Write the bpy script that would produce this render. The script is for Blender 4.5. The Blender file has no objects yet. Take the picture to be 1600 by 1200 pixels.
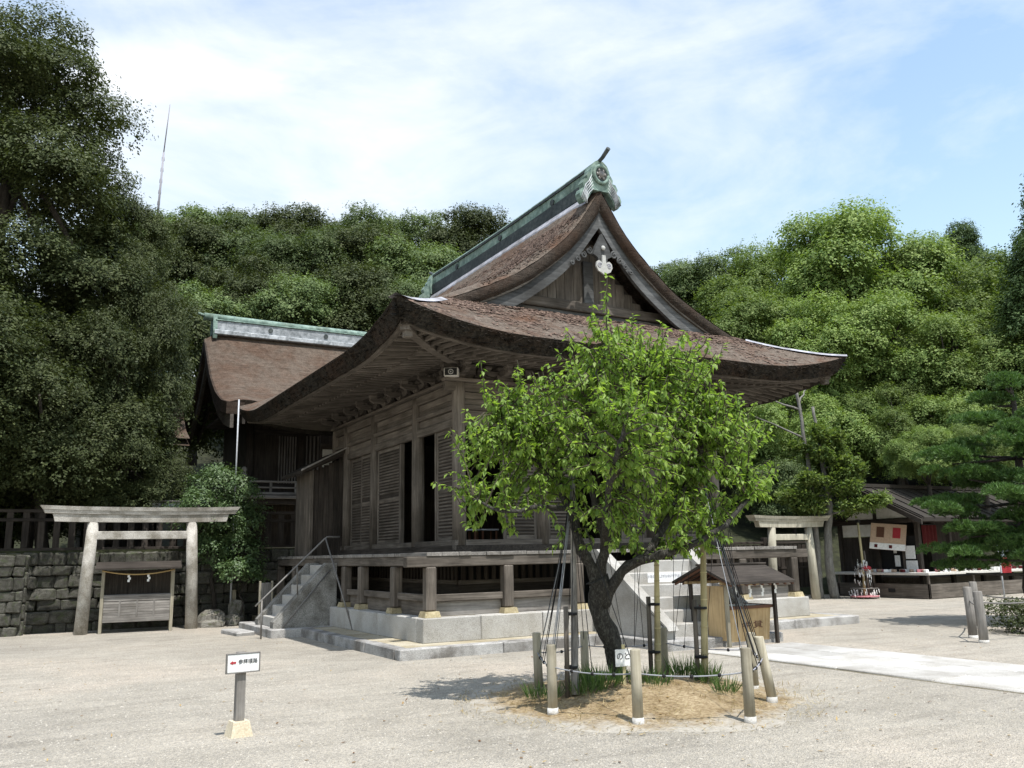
import bpy, math, random
import numpy as np
from mathutils import Vector, Matrix

S = bpy.context.scene
# ---------------------------------------------------------------- camera
CAM = Vector((-5.3616, -13.151, 1.6))
cd = bpy.data.cameras.new("camera"); cam = bpy.data.objects.new("camera", cd)
S.collection.objects.link(cam); S.camera = cam
yaw, pitch, roll = .5169, .1946, -.0202
Fv = Vector((math.sin(yaw)*math.cos(pitch), math.cos(yaw)*math.cos(pitch), math.sin(pitch)))
Rv = Vector((math.cos(yaw), -math.sin(yaw), 0)); Uv = Rv.cross(Fv)
R2 = Rv*math.cos(roll) + Uv*math.sin(roll); U2 = -Rv*math.sin(roll) + Uv*math.cos(roll)
m = Matrix((R2, U2, -Fv)).transposed().to_4x4(); m.translation = CAM
cam.matrix_world = m
cd.sensor_fit = 'HORIZONTAL'; cd.sensor_width = 36.0; cd.lens = 1353.07/1600*36
cd.clip_start = .05; cd.clip_end = 2000
# ---------------------------------------------------------------- light
SUN_EL, SUN_AZ = math.radians(67.5), math.radians(176)      # azimuth clockwise from +Y
sx, sy, sz = math.sin(SUN_AZ)*math.cos(SUN_EL), math.cos(SUN_AZ)*math.cos(SUN_EL), math.sin(SUN_EL)
sl = bpy.data.lights.new("sun", 'SUN'); sl.energy = 4.0; sl.angle = math.radians(.55); sl.color = (1, .965, .91)
so = bpy.data.objects.new("sun", sl); S.collection.objects.link(so)
so.rotation_euler = Vector((sx, sy, sz)).to_track_quat('Z', 'Y').to_euler(); so.location = (0, -30, 60)
W = bpy.data.worlds.new("World"); S.world = W; W.use_nodes = True
nt = W.node_tree; nt.nodes.clear()
def nn(t, ty, **kw):
    n = t.nodes.new(ty)
    for k, v in kw.items():
        if k in n.inputs: n.inputs[k].default_value = v
        else: setattr(n, k, v)
    return n
out = nn(nt, 'ShaderNodeOutputWorld'); bg = nn(nt, 'ShaderNodeBackground'); bg.inputs[1].default_value = 1.0
sky = nn(nt, 'ShaderNodeTexSky', sky_type='NISHITA', sun_disc=False, sun_elevation=SUN_EL, sun_rotation=SUN_AZ,
         altitude=30, air_density=1.8, dust_density=.3, ozone_density=1.0)
sk = nn(nt, 'ShaderNodeVectorMath', operation='SCALE'); sk.inputs['Scale'].default_value = .135
nt.links.new(sky.outputs[0], sk.inputs[0])
tc = nn(nt, 'ShaderNodeTexCoord'); mp = nn(nt, 'ShaderNodeMapping'); mp.inputs['Scale'].default_value = (1.0, 1.0, 2.6)
mp.inputs['Rotation'].default_value = (.25, .1, .6); mp.inputs['Location'].default_value = (.79, 3.37, 7.66)
nt.links.new(tc.outputs['Generated'], mp.inputs[0])
n1 = nn(nt, 'ShaderNodeTexNoise', Scale=1.35, Detail=9.0, Roughness=.55, Distortion=.35)
n2 = nn(nt, 'ShaderNodeTexNoise', Scale=4.2, Detail=8.0, Roughness=.6, Distortion=.5)
nt.links.new(mp.outputs[0], n1.inputs['Vector']); nt.links.new(mp.outputs[0], n2.inputs['Vector'])
ad = nn(nt, 'ShaderNodeMath', operation='MULTIPLY_ADD'); ad.inputs[1].default_value = .35
nt.links.new(n2.outputs[0], ad.inputs[0]); nt.links.new(n1.outputs[0], ad.inputs[2])
rp = nn(nt, 'ShaderNodeValToRGB'); rp.color_ramp.elements[0].position = .60; rp.color_ramp.elements[1].position = .88
rp.color_ramp.elements[0].color = (.04, .04, .04, 1); rp.color_ramp.elements[1].color = (1, 1, 1, 1)
nt.links.new(ad.outputs[0], rp.inputs[0])
mx = nn(nt, 'ShaderNodeMix', data_type='RGBA')
nt.links.new(rp.outputs[0], mx.inputs[0]); nt.links.new(sk.outputs[0], mx.inputs[6])
mx.inputs[7].default_value = (.74, .76, .79, 1)
nt.links.new(mx.outputs[2], bg.inputs[0]); nt.links.new(bg.outputs[0], out.inputs[0])
S.view_settings.view_transform = 'Standard'; S.view_settings.look = 'None'
S.view_settings.exposure = 0.66; S.view_settings.gamma = 1.0; S.view_settings.use_curve_mapping = False
S.render.engine = 'CYCLES'
S.cycles.max_bounces = 5; S.cycles.diffuse_bounces = 3; S.cycles.glossy_bounces = 2; S.cycles.transmission_bounces = 3; S.cycles.transparent_max_bounces = 8; S.cycles.use_denoising = True

# ---------------------------------------------------------------- materials
MATS = {}
def newmat(name):
    m = bpy.data.materials.new(name); m.use_nodes = True; MATS[name] = m
    t = m.node_tree; t.nodes.clear()
    o = nn(t, 'ShaderNodeOutputMaterial'); b = nn(t, 'ShaderNodeBsdfPrincipled')
    t.links.new(b.outputs[0], o.inputs[0]); return m, t, b, o
def ramp(t, src, stops):
    r = nn(t, 'ShaderNodeValToRGB'); e = r.color_ramp.elements
    while len(e) < len(stops): e.new(.5)
    for i, (p, c) in enumerate(stops): e[i].position = p; e[i].color = (*c, 1)
    t.links.new(src, r.inputs[0]); return r.outputs[0]
def coords(t, scale, rnd=True):
    c = nn(t, 'ShaderNodeTexCoord'); mp = nn(t, 'ShaderNodeMapping'); mp.inputs['Scale'].default_value = scale
    if rnd:
        oi = nn(t, 'ShaderNodeObjectInfo'); mu = nn(t, 'ShaderNodeVectorMath', operation='SCALE'); mu.inputs[0].default_value = (13, 7, 5)
        t.links.new(oi.outputs['Random'], mu.inputs['Scale'])
        a = nn(t, 'ShaderNodeVectorMath', operation='ADD'); t.links.new(c.outputs['Object'], a.inputs[0]); t.links.new(mu.outputs[0], a.inputs[1])
        t.links.new(a.outputs[0], mp.inputs[0])
    else: t.links.new(c.outputs['Object'], mp.inputs[0])
    return mp.outputs[0]
def noise(t, vec, scale, detail=5., rough=.6, dist=0.):
    n = nn(t, 'ShaderNodeTexNoise', Scale=scale, Detail=detail, Roughness=rough, Distortion=dist)
    t.links.new(vec, n.inputs['Vector']); return n.outputs[0]
def mixc(t, fac, a, b, mode='MIX'):
    m = nn(t, 'ShaderNodeMix', data_type='RGBA', blend_type=mode)
    for s, i in ((fac, 0), (a, 6), (b, 7)):
        if hasattr(s, 'is_linked'): t.links.new(s, m.inputs[i])
        else: m.inputs[i].default_value = s if i == 0 else (*s, 1)
    return m.outputs[2]
def bump(t, b, h, strength=.4, dist=.01):
    n = nn(t, 'ShaderNodeBump', Strength=strength, Distance=dist); t.links.new(h, n.inputs['Height']); t.links.new(n.outputs[0], b.inputs['Normal'])
def objvar(t, col, amt=.25):
    oi = nn(t, 'ShaderNodeObjectInfo'); mr = nn(t, 'ShaderNodeMapRange'); mr.inputs[3].default_value = 1-amt; mr.inputs[4].default_value = 1+amt
    t.links.new(oi.outputs['Random'], mr.inputs[0])
    v = nn(t, 'ShaderNodeVectorMath', operation='SCALE'); t.links.new(col, v.inputs[0]); t.links.new(mr.outputs[0], v.inputs['Scale']); return v.outputs[0]
def wood(name, dark, mid, light, axis, rough=.85, var=.18, streak=16):
    m, t, b, o = newmat(name)
    sc = [streak]*3; sc['xyz'.index(axis)] = .9
    v = coords(t, tuple(sc)); g = noise(t, v, 1.6, 8, .65, .6)
    c = ramp(t, g, [(.25, dark), (.5, mid), (.78, light)])
    v2 = coords(t, (1, 1, 1)); s = noise(t, v2, 1.3, 5, .6)
    st = ramp(t, s, [(.3, (.55, .53, .5)), (.62, (1.1, 1.08, 1.05))])
    c = mixc(t, 1.0, c, st, 'MULTIPLY'); c = objvar(t, c, var)
    t.links.new(c, b.inputs['Base Color']); b.inputs['Roughness'].default_value = rough; b.inputs['Specular IOR Level'].default_value = .25
    bump(t, b, g, .5, .006); return m
for ax in 'xyz':
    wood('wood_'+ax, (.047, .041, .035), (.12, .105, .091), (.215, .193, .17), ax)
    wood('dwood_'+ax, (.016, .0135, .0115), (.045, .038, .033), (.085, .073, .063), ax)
    wood('gwood_'+ax, (.11, .105, .1), (.22, .21, .20), (.36, .345, .33), ax)        # silver weathered
    wood('twood_'+ax, (.25, .24, .19), (.40, .385, .32), (.52, .5, .43), ax)          # torii, pale
wood('bluewood_x', (.04, .041, .043), (.085, .089, .093), (.15, .156, .163), 'x', streak=9)
wood('tanwood_z', (.3, .2, .1), (.45, .33, .18), (.56, .44, .28), 'z')
wood('bamboo', (.34, .29, .15), (.46, .41, .24), (.55, .5, .33), 'z')
wood('palewood_z', (.19, .175, .135), (.33, .305, .24), (.46, .435, .36), 'z', var=.22)
def stone(name, a, b_, c_, fine=90, big=2.2, stain=(.5, .47, .42), rough=.9, bmp=.4, var=.12, moss=None):
    m, t, b, o = newmat(name)
    v = coords(t, (1, 1, 1)); f = noise(t, v, fine, 3, .7); g = noise(t, v, big, 6, .62)
    c = ramp(t, f, [(.33, a), (.5, b_), (.68, c_)])
    st = ramp(t, g, [(.35, stain), (.6, (1.05, 1.05, 1.05))]); c = mixc(t, 1., c, st, 'MULTIPLY')
    if moss:
        g2 = noise(t, v, 3.1, 6, .7); mm = ramp(t, g2, [(.52, (0, 0, 0)), (.66, (1, 1, 1))]); c = mixc(t, mm, c, moss)
    c = objvar(t, c, var); t.links.new(c, b.inputs['Base Color']); b.inputs['Roughness'].default_value = rough; b.inputs['Specular IOR Level'].default_value = .3
    h = nn(t, 'ShaderNodeMath', operation='ADD'); t.links.new(f, h.inputs[0]); t.links.new(g, h.inputs[1])
    bump(t, b, h.outputs[0], bmp, .01); return m
stone('granite', (.2, .195, .185), (.4, .39, .37), (.56, .55, .53), fine=130, stain=(.74, .72, .68), big=1.3)
stone('kerbstone', (.2, .195, .19), (.36, .355, .345), (.5, .49, .48), stain=(.42, .40, .38), big=2.2)
stone('yellowstone', (.33, .27, .16), (.42, .36, .225), (.5, .44, .3), fine=30)
stone('wallstone', (.035, .034, .028), (.08, .077, .066), (.14, .134, .118), fine=28, big=3, stain=(.45, .45, .4), bmp=.9, var=.35, moss=(.05, .06, .03))
stone('rock', (.1, .095, .08), (.2, .19, .17), (.3, .29, .26), fine=25, big=3, bmp=.9, moss=(.06, .07, .03))
stone('terrace', (.26, .23, .17), (.36, .325, .25), (.44, .41, .33), fine=60, big=1.6, stain=(.7, .65, .55))
stone('pathstone', (.33, .32, .30), (.43, .42, .40), (.52, .51, .49), fine=70, big=1.4, stain=(.72, .7, .67), bmp=.3, var=.12)
stone('concrete', (.42, .41, .39), (.52, .51, .49), (.6, .59, .57), fine=50)
stone('signbase', (.42, .36, .26), (.52, .46, .35), (.6, .54, .43), fine=60, stain=(.85, .82, .78))
stone('torii_stone', (.27, .255, .23), (.42, .4, .365), (.55, .53, .49), fine=60, big=2.6, stain=(.5, .48, .44), bmp=.4)
stone('plaster', (.6, .59, .56), (.68, .67, .64), (.72, .71, .69), fine=8, stain=(.85, .84, .8), bmp=.1)

stone('forest_floor', (.015, .016, .008), (.03, .035, .015), (.05, .055, .025), fine=4, big=.4, bmp=.8)
stone('copper', (.11, .165, .145), (.18, .26, .225), (.28, .365, .315), fine=7, big=2., stain=(.55, .55, .52), rough=.7, bmp=.15, var=.05)
stone('copper_dark', (.02, .03, .03), (.045, .055, .055), (.08, .09, .085), fine=9, big=1.2, stain=(.5, .5, .5), rough=.6, bmp=.1)
stone('copper_grey', (.2, .22, .23), (.33, .35, .37), (.46, .48, .5), fine=6, big=1.5, stain=(.7, .7, .7), rough=.55, bmp=.1)
stone('lead', (.26, .26, .29), (.34, .34, .38), (.42, .42, .46), fine=9, rough=.5, bmp=.1)
stone('wallcheek', (.14, .14, .13), (.26, .255, .24), (.38, .37, .35), fine=40, big=2.6, stain=(.45, .43, .4))
def bark(name, a, b_, c_, sc=(9, 9, 2.2)):
    m, t, b, o = newmat(name); v = coords(t, sc); f = noise(t, v, 2.2, 8, .7, .8)
    c = ramp(t, f, [(.3, a), (.5, b_), (.72, c_)]); t.links.new(c, b.inputs['Base Color']); b.inputs['Roughness'].default_value = .95
    bump(t, b, f, 1., .03); return m
bark('bark_plum', (.009, .008, .007), (.032, .029, .024), (.13, .13, .112), (22, 22, 9))
bark('bark_twig', (.03, .026, .015), (.065, .056, .033), (.11, .1, .065), (14, 14, 5))
bark('bark_tree', (.015, .013, .01), (.04, .034, .028), (.08, .07, .06))
bark('bark_pale', (.08, .075, .065), (.17, .163, .148), (.28, .27, .25))
def thatch(name, a, b_, c_, rust, fine=26, rustpos=.6):
    m, t, b, o = newmat(name); v = coords(t, (1, 1, 1), False)
    f = noise(t, v, fine, 5, .75, .2); g = noise(t, v, 1.1, 6, .65, .3); g2 = noise(t, v, 6, 5, .7)
    c = ramp(t, f, [(.3, a), (.5, b_), (.72, c_)])
    mk = ramp(t, g, [(rustpos-.14, (0, 0, 0)), (rustpos+.06, (1, 1, 1))]); rr = ramp(t, f, [(.3, tuple(x*.45 for x in rust)), (.65, rust)])
    c = mixc(t, mk, c, rr)
    st = ramp(t, g2, [(.3, (.62, .6, .58)), (.6, (1.08, 1.08, 1.08))]); c = mixc(t, 1., c, st, 'MULTIPLY')
    vl = coords(t, (1.6, 1.6, 42), False); ly = noise(t, vl, 1.0, 5, .7, .4); lc = ramp(t, ly, [(.32, (.62, .6, .58)), (.5, (1., 1., 1.)), (.7, (1.2, 1.2, 1.18))]); c = mixc(t, 1., c, lc, 'MULTIPLY')
    t.links.new(c, b.inputs['Base Color']); b.inputs['Roughness'].default_value = .95; b.inputs['Specular IOR Level'].default_value = .15
    hs = nn(t, 'ShaderNodeMath', operation='ADD'); t.links.new(f, hs.inputs[0]); t.links.new(ly, hs.inputs[1]); bump(t, b, hs.outputs[0], 1., .03); return m
thatch('thatch', (.07, .055, .044), (.145, .117, .096), (.245, .206, .172), (.15, .086, .057))
thatch('thatch_rear', (.078, .06, .047), (.128, .1, .08), (.18, .147, .12), (.142, .095, .07), 34, .56)
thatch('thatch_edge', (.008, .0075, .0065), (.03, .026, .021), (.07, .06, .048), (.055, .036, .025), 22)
thatch('thatch_verge', (.02, .016, .013), (.055, .044, .036), (.11, .092, .078), (.07, .045, .032), 40)
m, t, b, o = newmat('flake'); v = coords(t, (1, 1, 1), False); f = noise(t, v, 14, 3, .6)
c = ramp(t, f, [(.3, (.04, .024, .018)), (.5, (.095, .058, .042)), (.7, (.2, .145, .11))]); t.links.new(c, b.inputs['Base Color']); b.inputs['Roughness'].default_value = .95
# gravel court
m, t, b, o = newmat('gravel'); v = coords(t, (1, 1, 1), False)
vo = nn(t, 'ShaderNodeTexVoronoi', Scale=95.0); t.links.new(v, vo.inputs['Vector'])
vo2 = nn(t, 'ShaderNodeTexVoronoi', Scale=48.0); t.links.new(v, vo2.inputs['Vector'])
big = noise(t, v, .22, 5, .55, .4); mid = noise(t, v, 1.4, 6, .65); fi = noise(t, v, 150, 2, .6)
base = ramp(t, big, [(.34, (.355, .333, .296)), (.5, (.418, .391, .345)), (.66, (.472, .426, .37))])
pv = nn(t, 'ShaderNodeSeparateColor'); t.links.new(vo.outputs['Color'], pv.inputs[0])
peb = ramp(t, pv.outputs[0], [(0., (.76, .76, .76)), (.5, (.98, .98, .97)), (1., (1.17, 1.16, 1.15))])
pv2 = nn(t, 'ShaderNodeSeparateColor'); t.links.new(vo2.outputs['Color'], pv2.inputs[0])
peb2 = ramp(t, pv2.outputs[1], [(0., (.82, .82, .83)), (.5, (1., 1., .99)), (1., (1.14, 1.12, 1.08))])
c = mixc(t, 1., base, peb, 'MULTIPLY'); c = mixc(t, 1., c, peb2, 'MULTIPLY')
md = ramp(t, mid, [(.3, (.84, .83, .815)), (.65, (1.05, 1.04, 1.03))]); c = mixc(t, 1., c, md, 'MULTIPLY')
vt = coords(t, (.35, 2.6, 1), False); trk = ramp(t, noise(t, vt, 1.6, 4, .6, .8), [(.34, (.86, .855, .85)), (.5, (1., 1., 1.)), (.7, (1.04, 1.035, 1.03))]); c = mixc(t, 1., c, trk, 'MULTIPLY')
t.links.new(c, b.inputs['Base Color']); b.inputs['Roughness'].default_value = .95; b.inputs['Specular IOR Level'].default_value = .2
hh = nn(t, 'ShaderNodeMath', operation='ADD'); t.links.new(vo.outputs['Distance'], hh.inputs[0]); t.links.new(vo2.outputs['Distance'], hh.inputs[1])
bump(t, b, hh.outputs[0], .75, .02)
stone('pebble', (.28, .26, .23), (.38, .355, .31), (.48, .45, .40), fine=9, big=40, stain=(.6, .58, .55), bmp=.1)
def leafmat(name, c1, c2, tr=.3, var=.2, gloss=.35):
    m, t, b, o = newmat(name); a = nn(t, 'ShaderNodeAttribute', attribute_name='tint')
    c = ramp(t, a.outputs['Fac'], [(0., c1), (1., c2)]); c = objvar(t, c, var)
    t.links.new(c, b.inputs['Base Color']); b.inputs['Roughness'].default_value = .55; b.inputs['Specular IOR Level'].default_value = gloss
    if tr > 0:
        tl = nn(t, 'ShaderNodeBsdfTranslucent'); sc = nn(t, 'ShaderNodeVectorMath', operation='MULTIPLY'); sc.inputs[1].default_value = (1.25, 1.35, .55)
        t.links.new(c, sc.inputs[0]); t.links.new(sc.outputs[0], tl.inputs[0])
        ms = nn(t, 'ShaderNodeMixShader'); ms.inputs[0].default_value = tr
        t.links.new(b.outputs[0], ms.inputs[1]); t.links.new(tl.outputs[0], ms.inputs[2]); t.links.new(ms.outputs[0], o.inputs[0])
    return m
leafmat('leaf_plum', (.12, .21, .038), (.30, .41, .10), .46, 0)
leafmat('leaf_dark', (.032, .046, .018), (.095, .112, .046), .22, .2, .15)
leafmat('leaf_mid', (.055, .09, .035), (.16, .205, .085), .28, .28, .15)
leafmat('leaf_light', (.085, .145, .04), (.24, .305, .10), .32, .28, .15)
leafmat('leaf_cedar', (.035, .065, .024), (.09, .135, .05), .2, .15, .12)
leafmat('leaf_pine', (.035, .085, .018), (.10, .18, .045), .2, .1)
leafmat('leaf_shrub', (.035, .075, .024), (.12, .18, .065), .2, .1, .5)
leafmat('grass', (.04, .085, .02), (.12, .19, .05), .25, .15)
leafmat('drygrass', (.2, .14, .06), (.42, .34, .18), .2, .1)
leafmat('deadleaf', (.12, .05, .02), (.42, .3, .12), .1, 0)
def plain(name, col, rough=.6, metal=0., emit=0., spec=.3):
    m, t, b, o = newmat(name); v = coords(t, (1, 1, 1)); f = noise(t, v, 18, 4, .6)
    st = ramp(t, f, [(.3, tuple(x*.82 for x in col)), (.7, tuple(min(1, x*1.08) for x in col))])
    t.links.new(st, b.inputs['Base Color']); b.inputs['Roughness'].default_value = rough; b.inputs['Metallic'].default_value = metal; b.inputs['Specular IOR Level'].default_value = spec
    if emit: t.links.new(st, b.inputs['Emission Color']); b.inputs['Emission Strength'].default_value = emit
    return m
plain('white', (.78, .78, .77)); plain('paper', (.8, .8, .78), .8); plain('ink', (.02, .02, .025), .7); plain('red', (.36, .03, .04), .6)
plain('black', (.012, .012, .012), .7); plain('rope_black', (.015, .015, .016), .8); plain('rope_white', (.26, .27, .29), .8); plain('straw', (.42, .3, .14), .9)
plain('greymetal', (.19, .18, .17), .5, .3); plain('palegrey', (.45, .47, .5), .6); plain('redcloth', (.09, .012, .014), .9); plain('tan', (.5, .36, .26), .7)
plain('pink', (.45, .18, .2), .7); plain('lampglow', (.45, .25, .1), .7, 0, .1); plain('whitewood', (.55, .53, .49), .75); plain('glassblue', (.3, .36, .42), .15, 0, 0, .6)
plain('scroll', (.42, .42, .40), .8); plain('roofgrey', (.035, .03, .025), .95); plain('brownpaint', (.11, .05, .03), .7); plain('fabric', (.3, .3, .34), .9)

# ---------------------------------------------------------------- building blocks
COL = S.collection
def tag(o, label=None, cat=None, group=None, kind=None):
    for k, v in (('label', label), ('category', cat), ('group', group), ('kind', kind)):
        if v: o[k] = v
    return o
def thing(name, label, cat, loc=(0, 0, 0), rz=0, group=None):
    o = bpy.data.objects.new(name, None); COL.objects.link(o); o.location = loc; o.rotation_euler = (0, 0, rz); o.empty_display_size = .2
    return tag(o, label, cat, group)
def link(name, me, parent=None, loc=None, rot=None, scale=None):
    o = bpy.data.objects.new(name, me); COL.objects.link(o)
    if parent is not None: o.parent = parent
    if loc is not None: o.location = loc
    if rot is not None: o.rotation_euler = rot
    if scale is not None: o.scale = scale
    return o
CH = [(0, 1), (0, 2), (0, 4)]
class MB:
    def __init__(s): s.v = []; s.f = []; s.sm = []
    def add(s, vs, fs, smooth=False):
        n = len(s.v); s.v += [tuple(map(float, p)) for p in vs]; s.f += [tuple(i+n for i in f) for f in fs]; s.sm += [smooth]*len(fs); return s
    def box(s, a, b, M=None):
        (x0, y0, z0), (x1, y1, z1) = a, b
        vs = [(x0, y0, z0), (x1, y0, z0), (x1, y1, z0), (x0, y1, z0), (x0, y0, z1), (x1, y0, z1), (x1, y1, z1), (x0, y1, z1)]
        if M is not None: vs = [M @ Vector(p) for p in vs]
        return s.add(vs, [(0, 3, 2, 1), (4, 5, 6, 7), (0, 1, 5, 4), (1, 2, 6, 5), (2, 3, 7, 6), (3, 0, 4, 7)])
    def cbox(s, a, b, c=.01, M=None, jit=0, rnd=None):
        """box with chamfered edges"""
        lo = np.minimum(a, b).astype(float); hi = np.maximum(a, b).astype(float); c = min(c, *(((hi-lo)*.45)))
        vs = []; idx = {}
        for k in range(8):
            p = [hi[i] if k >> i & 1 else lo[i] for i in range(3)]; sg = [-1 if k >> i & 1 else 1 for i in range(3)]
            j = np.array([rnd.uniform(-jit, jit) for _ in range(3)]) if jit else 0
            for ax in range(3):
                q = np.array([p[i] + (0 if i == ax else sg[i]*c) for i in range(3)]) + j
                idx[k, ax] = len(vs); vs.append(q)
        fs = []
        for ax in range(3):
            o1, o2 = [i for i in range(3) if i != ax]
            for side in (0, 1):
                ks = [side << ax | a1 << o1 | b1 << o2 for a1, b1 in ((0, 0), (1, 0), (1, 1), (0, 1))]; f = [idx[k, ax] for k in ks]
                if (side == 0) == (ax != 1): f = f[::-1]
                fs.append(f)
        for ax in range(3):     # edges along ax
            o1, o2 = [i for i in range(3) if i != ax]
            for a1 in (0, 1):
                for b1 in (0, 1):
                    k0 = a1 << o1 | b1 << o2; k1 = k0 | 1 << ax
                    f = [idx[k0, o1], idx[k1, o1], idx[k1, o2], idx[k0, o2]]
                    if (a1 ^ b1) == (1 if ax != 1 else 0): f = f[::-1]
                    fs.append(f)
        for k in range(8):
            f = [idx[k, 0], idx[k, 1], idx[k, 2]]
            if bin(k).count('1') % 2 == 0: f = f[::-1]
            fs.append(f)
        if M is not None: vs = [M @ Vector(p) for p in vs]
        return s.add(vs, fs)
    def tube(s, path, rad, n=8, cap=True, smooth=True, gn=0.):
        P = [Vector(p) for p in path]; rad = [rad]*len(P) if isinstance(rad, (int, float)) else rad
        T = []
        for i in range(len(P)):
            d = P[min(i+1, len(P)-1)] - P[max(i-1, 0)]; T.append(d.normalized() if d.length > 1e-9 else Vector((0, 0, 1)))
        u = T[0].orthogonal().normalized(); vs = []; fs = []
        for i, p in enumerate(P):
            u = (u - T[i]*u.dot(T[i])); u = u.normalized() if u.length > 1e-6 else T[i].orthogonal().normalized(); w = T[i].cross(u)
            for k in range(n):
                a = 2*math.pi*k/n; vs.append(p + (u*math.cos(a) + w*math.sin(a))*rad[i]*(1+gn*(.55*math.sin(3*a+.8*i)+.45*math.sin(5*a-1.1*i+1)+random.uniform(-.45, .45)) if gn else rad[i]/max(rad[i], 1e-9)))
        for i in range(len(P)-1):
            for k in range(n): fs.append((i*n+k, i*n+(k+1) % n, (i+1)*n+(k+1) % n, (i+1)*n+k))
        s.add(vs, fs, smooth)
        if cap:
            m0 = len(s.v)-len(vs); s.f.append(tuple(m0+k for k in range(n))[::-1]); s.f.append(tuple(m0+(len(P)-1)*n+k for k in range(n))); s.sm += [False, False]
        return s
    def prism(s, poly, f0, f1, smooth=False):
        """poly: list of 2d, f0/f1: functions 2d -> 3d for the two caps"""
        n = len(poly); vs = [f0(*p) for p in poly] + [f1(*p) for p in poly]
        fs = [tuple(range(n))[::-1], tuple(range(n, 2*n))] + [(i, (i+1) % n, n+(i+1) % n, n+i) for i in range(n)]
        return s.add(vs, fs, smooth)
    def grid(s, fn, nu, nv, smooth=True, flip=False):
        vs = [fn(i/(nu-1), j/(nv-1)) for i in range(nu) for j in range(nv)]
        fs = [(i*nv+j, i*nv+j+1, (i+1)*nv+j+1, (i+1)*nv+j) for i in range(nu-1) for j in range(nv-1)]
        if flip: fs = [f[::-1] for f in fs]
        return s.add(vs, fs, smooth)
    def sphere(s, c, r, nu=8, nv=12, sq=(1, 1, 1)):
        vs = [(c[0], c[1], c[2]-r*sq[2])]; fs = []
        for i in range(1, nu):
            a = math.pi*i/nu - math.pi/2
            for j in range(nv): vs.append((c[0]+r*sq[0]*math.cos(a)*math.cos(2*math.pi*j/nv), c[1]+r*sq[1]*math.cos(a)*math.sin(2*math.pi*j/nv), c[2]+r*sq[2]*math.sin(a)))
        vs.append((c[0], c[1], c[2]+r*sq[2])); N = len(vs)-1
        for j in range(nv):
            fs.append((0, 1+(j+1) % nv, 1+j)); fs.append((N, N-nv+j, N-nv+(j+1) % nv))
            for i in range(nu-2): fs.append((1+i*nv+j, 1+i*nv+(j+1) % nv, 1+(i+1)*nv+(j+1) % nv, 1+(i+1)*nv+j))
        return s.add(vs, fs, True)
    def mesh(s, name, mat):
        me = bpy.data.meshes.new(name); me.from_pydata(s.v, [], s.f); me.polygons.foreach_set('use_smooth', s.sm)
        me.materials.append(MATS[mat]); me.update(); return me
    def build(s, name, mat, parent=None, **kw):
        lk = {k: kw.pop(k) for k in ('loc', 'rot', 'scale') if k in kw}
        o = link(name, s.mesh(name, mat), parent, **lk); return tag(o, **kw) if kw else o
def copy_tree(o, parent=None):
    c = o.copy(); COL.objects.link(c); c.parent = parent
    for ch in o.children: copy_tree(ch, c)
    return c
def cbx(name, a, b, mat, parent=None, c=.008, **kw): return MB().cbox(a, b, c).build(name, mat, parent, **kw)
def interp(x, xs, ys): return float(np.interp(x, xs, ys))
def smooth_table(xs, ys):
    """monotone-ish smooth interpolation table"""
    X = np.linspace(xs[0], xs[-1], 200); Y = np.interp(X, xs, ys); k = np.hanning(25); k /= k.sum()
    Yp = np.concatenate([2*Y[0]-Y[12:0:-1], Y, 2*Y[-1]-Y[-2:-14:-1]]); Z = np.convolve(Yp, k, 'valid'); return lambda q: float(np.interp(q, X, Z))
def text_mesh(name, txt, size, mat, depth=.001):
    cu = bpy.data.curves.new(name, 'FONT'); cu.body = txt; cu.size = size; cu.align_x = 'CENTER'; cu.align_y = 'CENTER'; cu.extrude = depth
    ob = bpy.data.objects.new(name, cu); COL.objects.link(ob)
    dg = bpy.context.evaluated_depsgraph_get(); me = bpy.data.meshes.new_from_object(ob.evaluated_get(dg))
    bpy.data.objects.remove(ob); me.materials.clear(); me.materials.append(MATS[mat]); me.name = name; return me

# mound earth: bare soil that thins out into the gravel along a ragged rim
m, t, b, o = newmat('earth'); v = coords(t, (1, 1, 1), False)
f = noise(t, v, 24, 5, .7); g = noise(t, v, 2.6, 6, .65); e = noise(t, v, 3.2, 7, .72)
c = ramp(t, f, [(.3, (.15, .105, .055)), (.5, (.26, .2, .12)), (.7, (.4, .335, .23))]); st = ramp(t, g, [(.35, (.62, .55, .42)), (.62, (1.08, 1.06, 1.02))]); c = mixc(t, 1., c, st, 'MULTIPLY')
sc_ = nn(t, 'ShaderNodeVectorMath', operation='MULTIPLY'); sc_.inputs[1].default_value = (1, 1, 0); t.links.new(v, sc_.inputs[0])
ds = nn(t, 'ShaderNodeVectorMath', operation='DISTANCE'); ds.inputs[1].default_value = (.85, -4.95, 0); t.links.new(sc_.outputs[0], ds.inputs[0])
ma = nn(t, 'ShaderNodeMath', operation='MULTIPLY_ADD'); ma.inputs[1].default_value = 1.5; t.links.new(e, ma.inputs[0]); t.links.new(ds.outputs['Value'], ma.inputs[2])
ed = ramp(t, ma.outputs[0], [(0, (0, 0, 0)), (1, (1, 1, 1))]); mr = nn(t, 'ShaderNodeMapRange'); mr.inputs[1].default_value = 2.2; mr.inputs[2].default_value = 2.65; t.links.new(ma.outputs[0], mr.inputs[0])
gv = ramp(t, f, [(.3, (.27, .25, .215)), (.7, (.41, .38, .33))]); c = mixc(t, mr.outputs[0], c, gv)
t.links.new(c, b.inputs['Base Color']); b.inputs['Roughness'].default_value = .95; bump(t, b, f, .9, .015)
# ================================================================ SETTING
rnd = random.Random(7)
MOUND = (.85, -4.95)
me = MB().add([(-400, -400, 0), (400, -400, 0), (400, 400, 0), (-400, 400, 0)], [(0, 1, 2, 3)]).build('ground', 'gravel', kind='structure')
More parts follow.
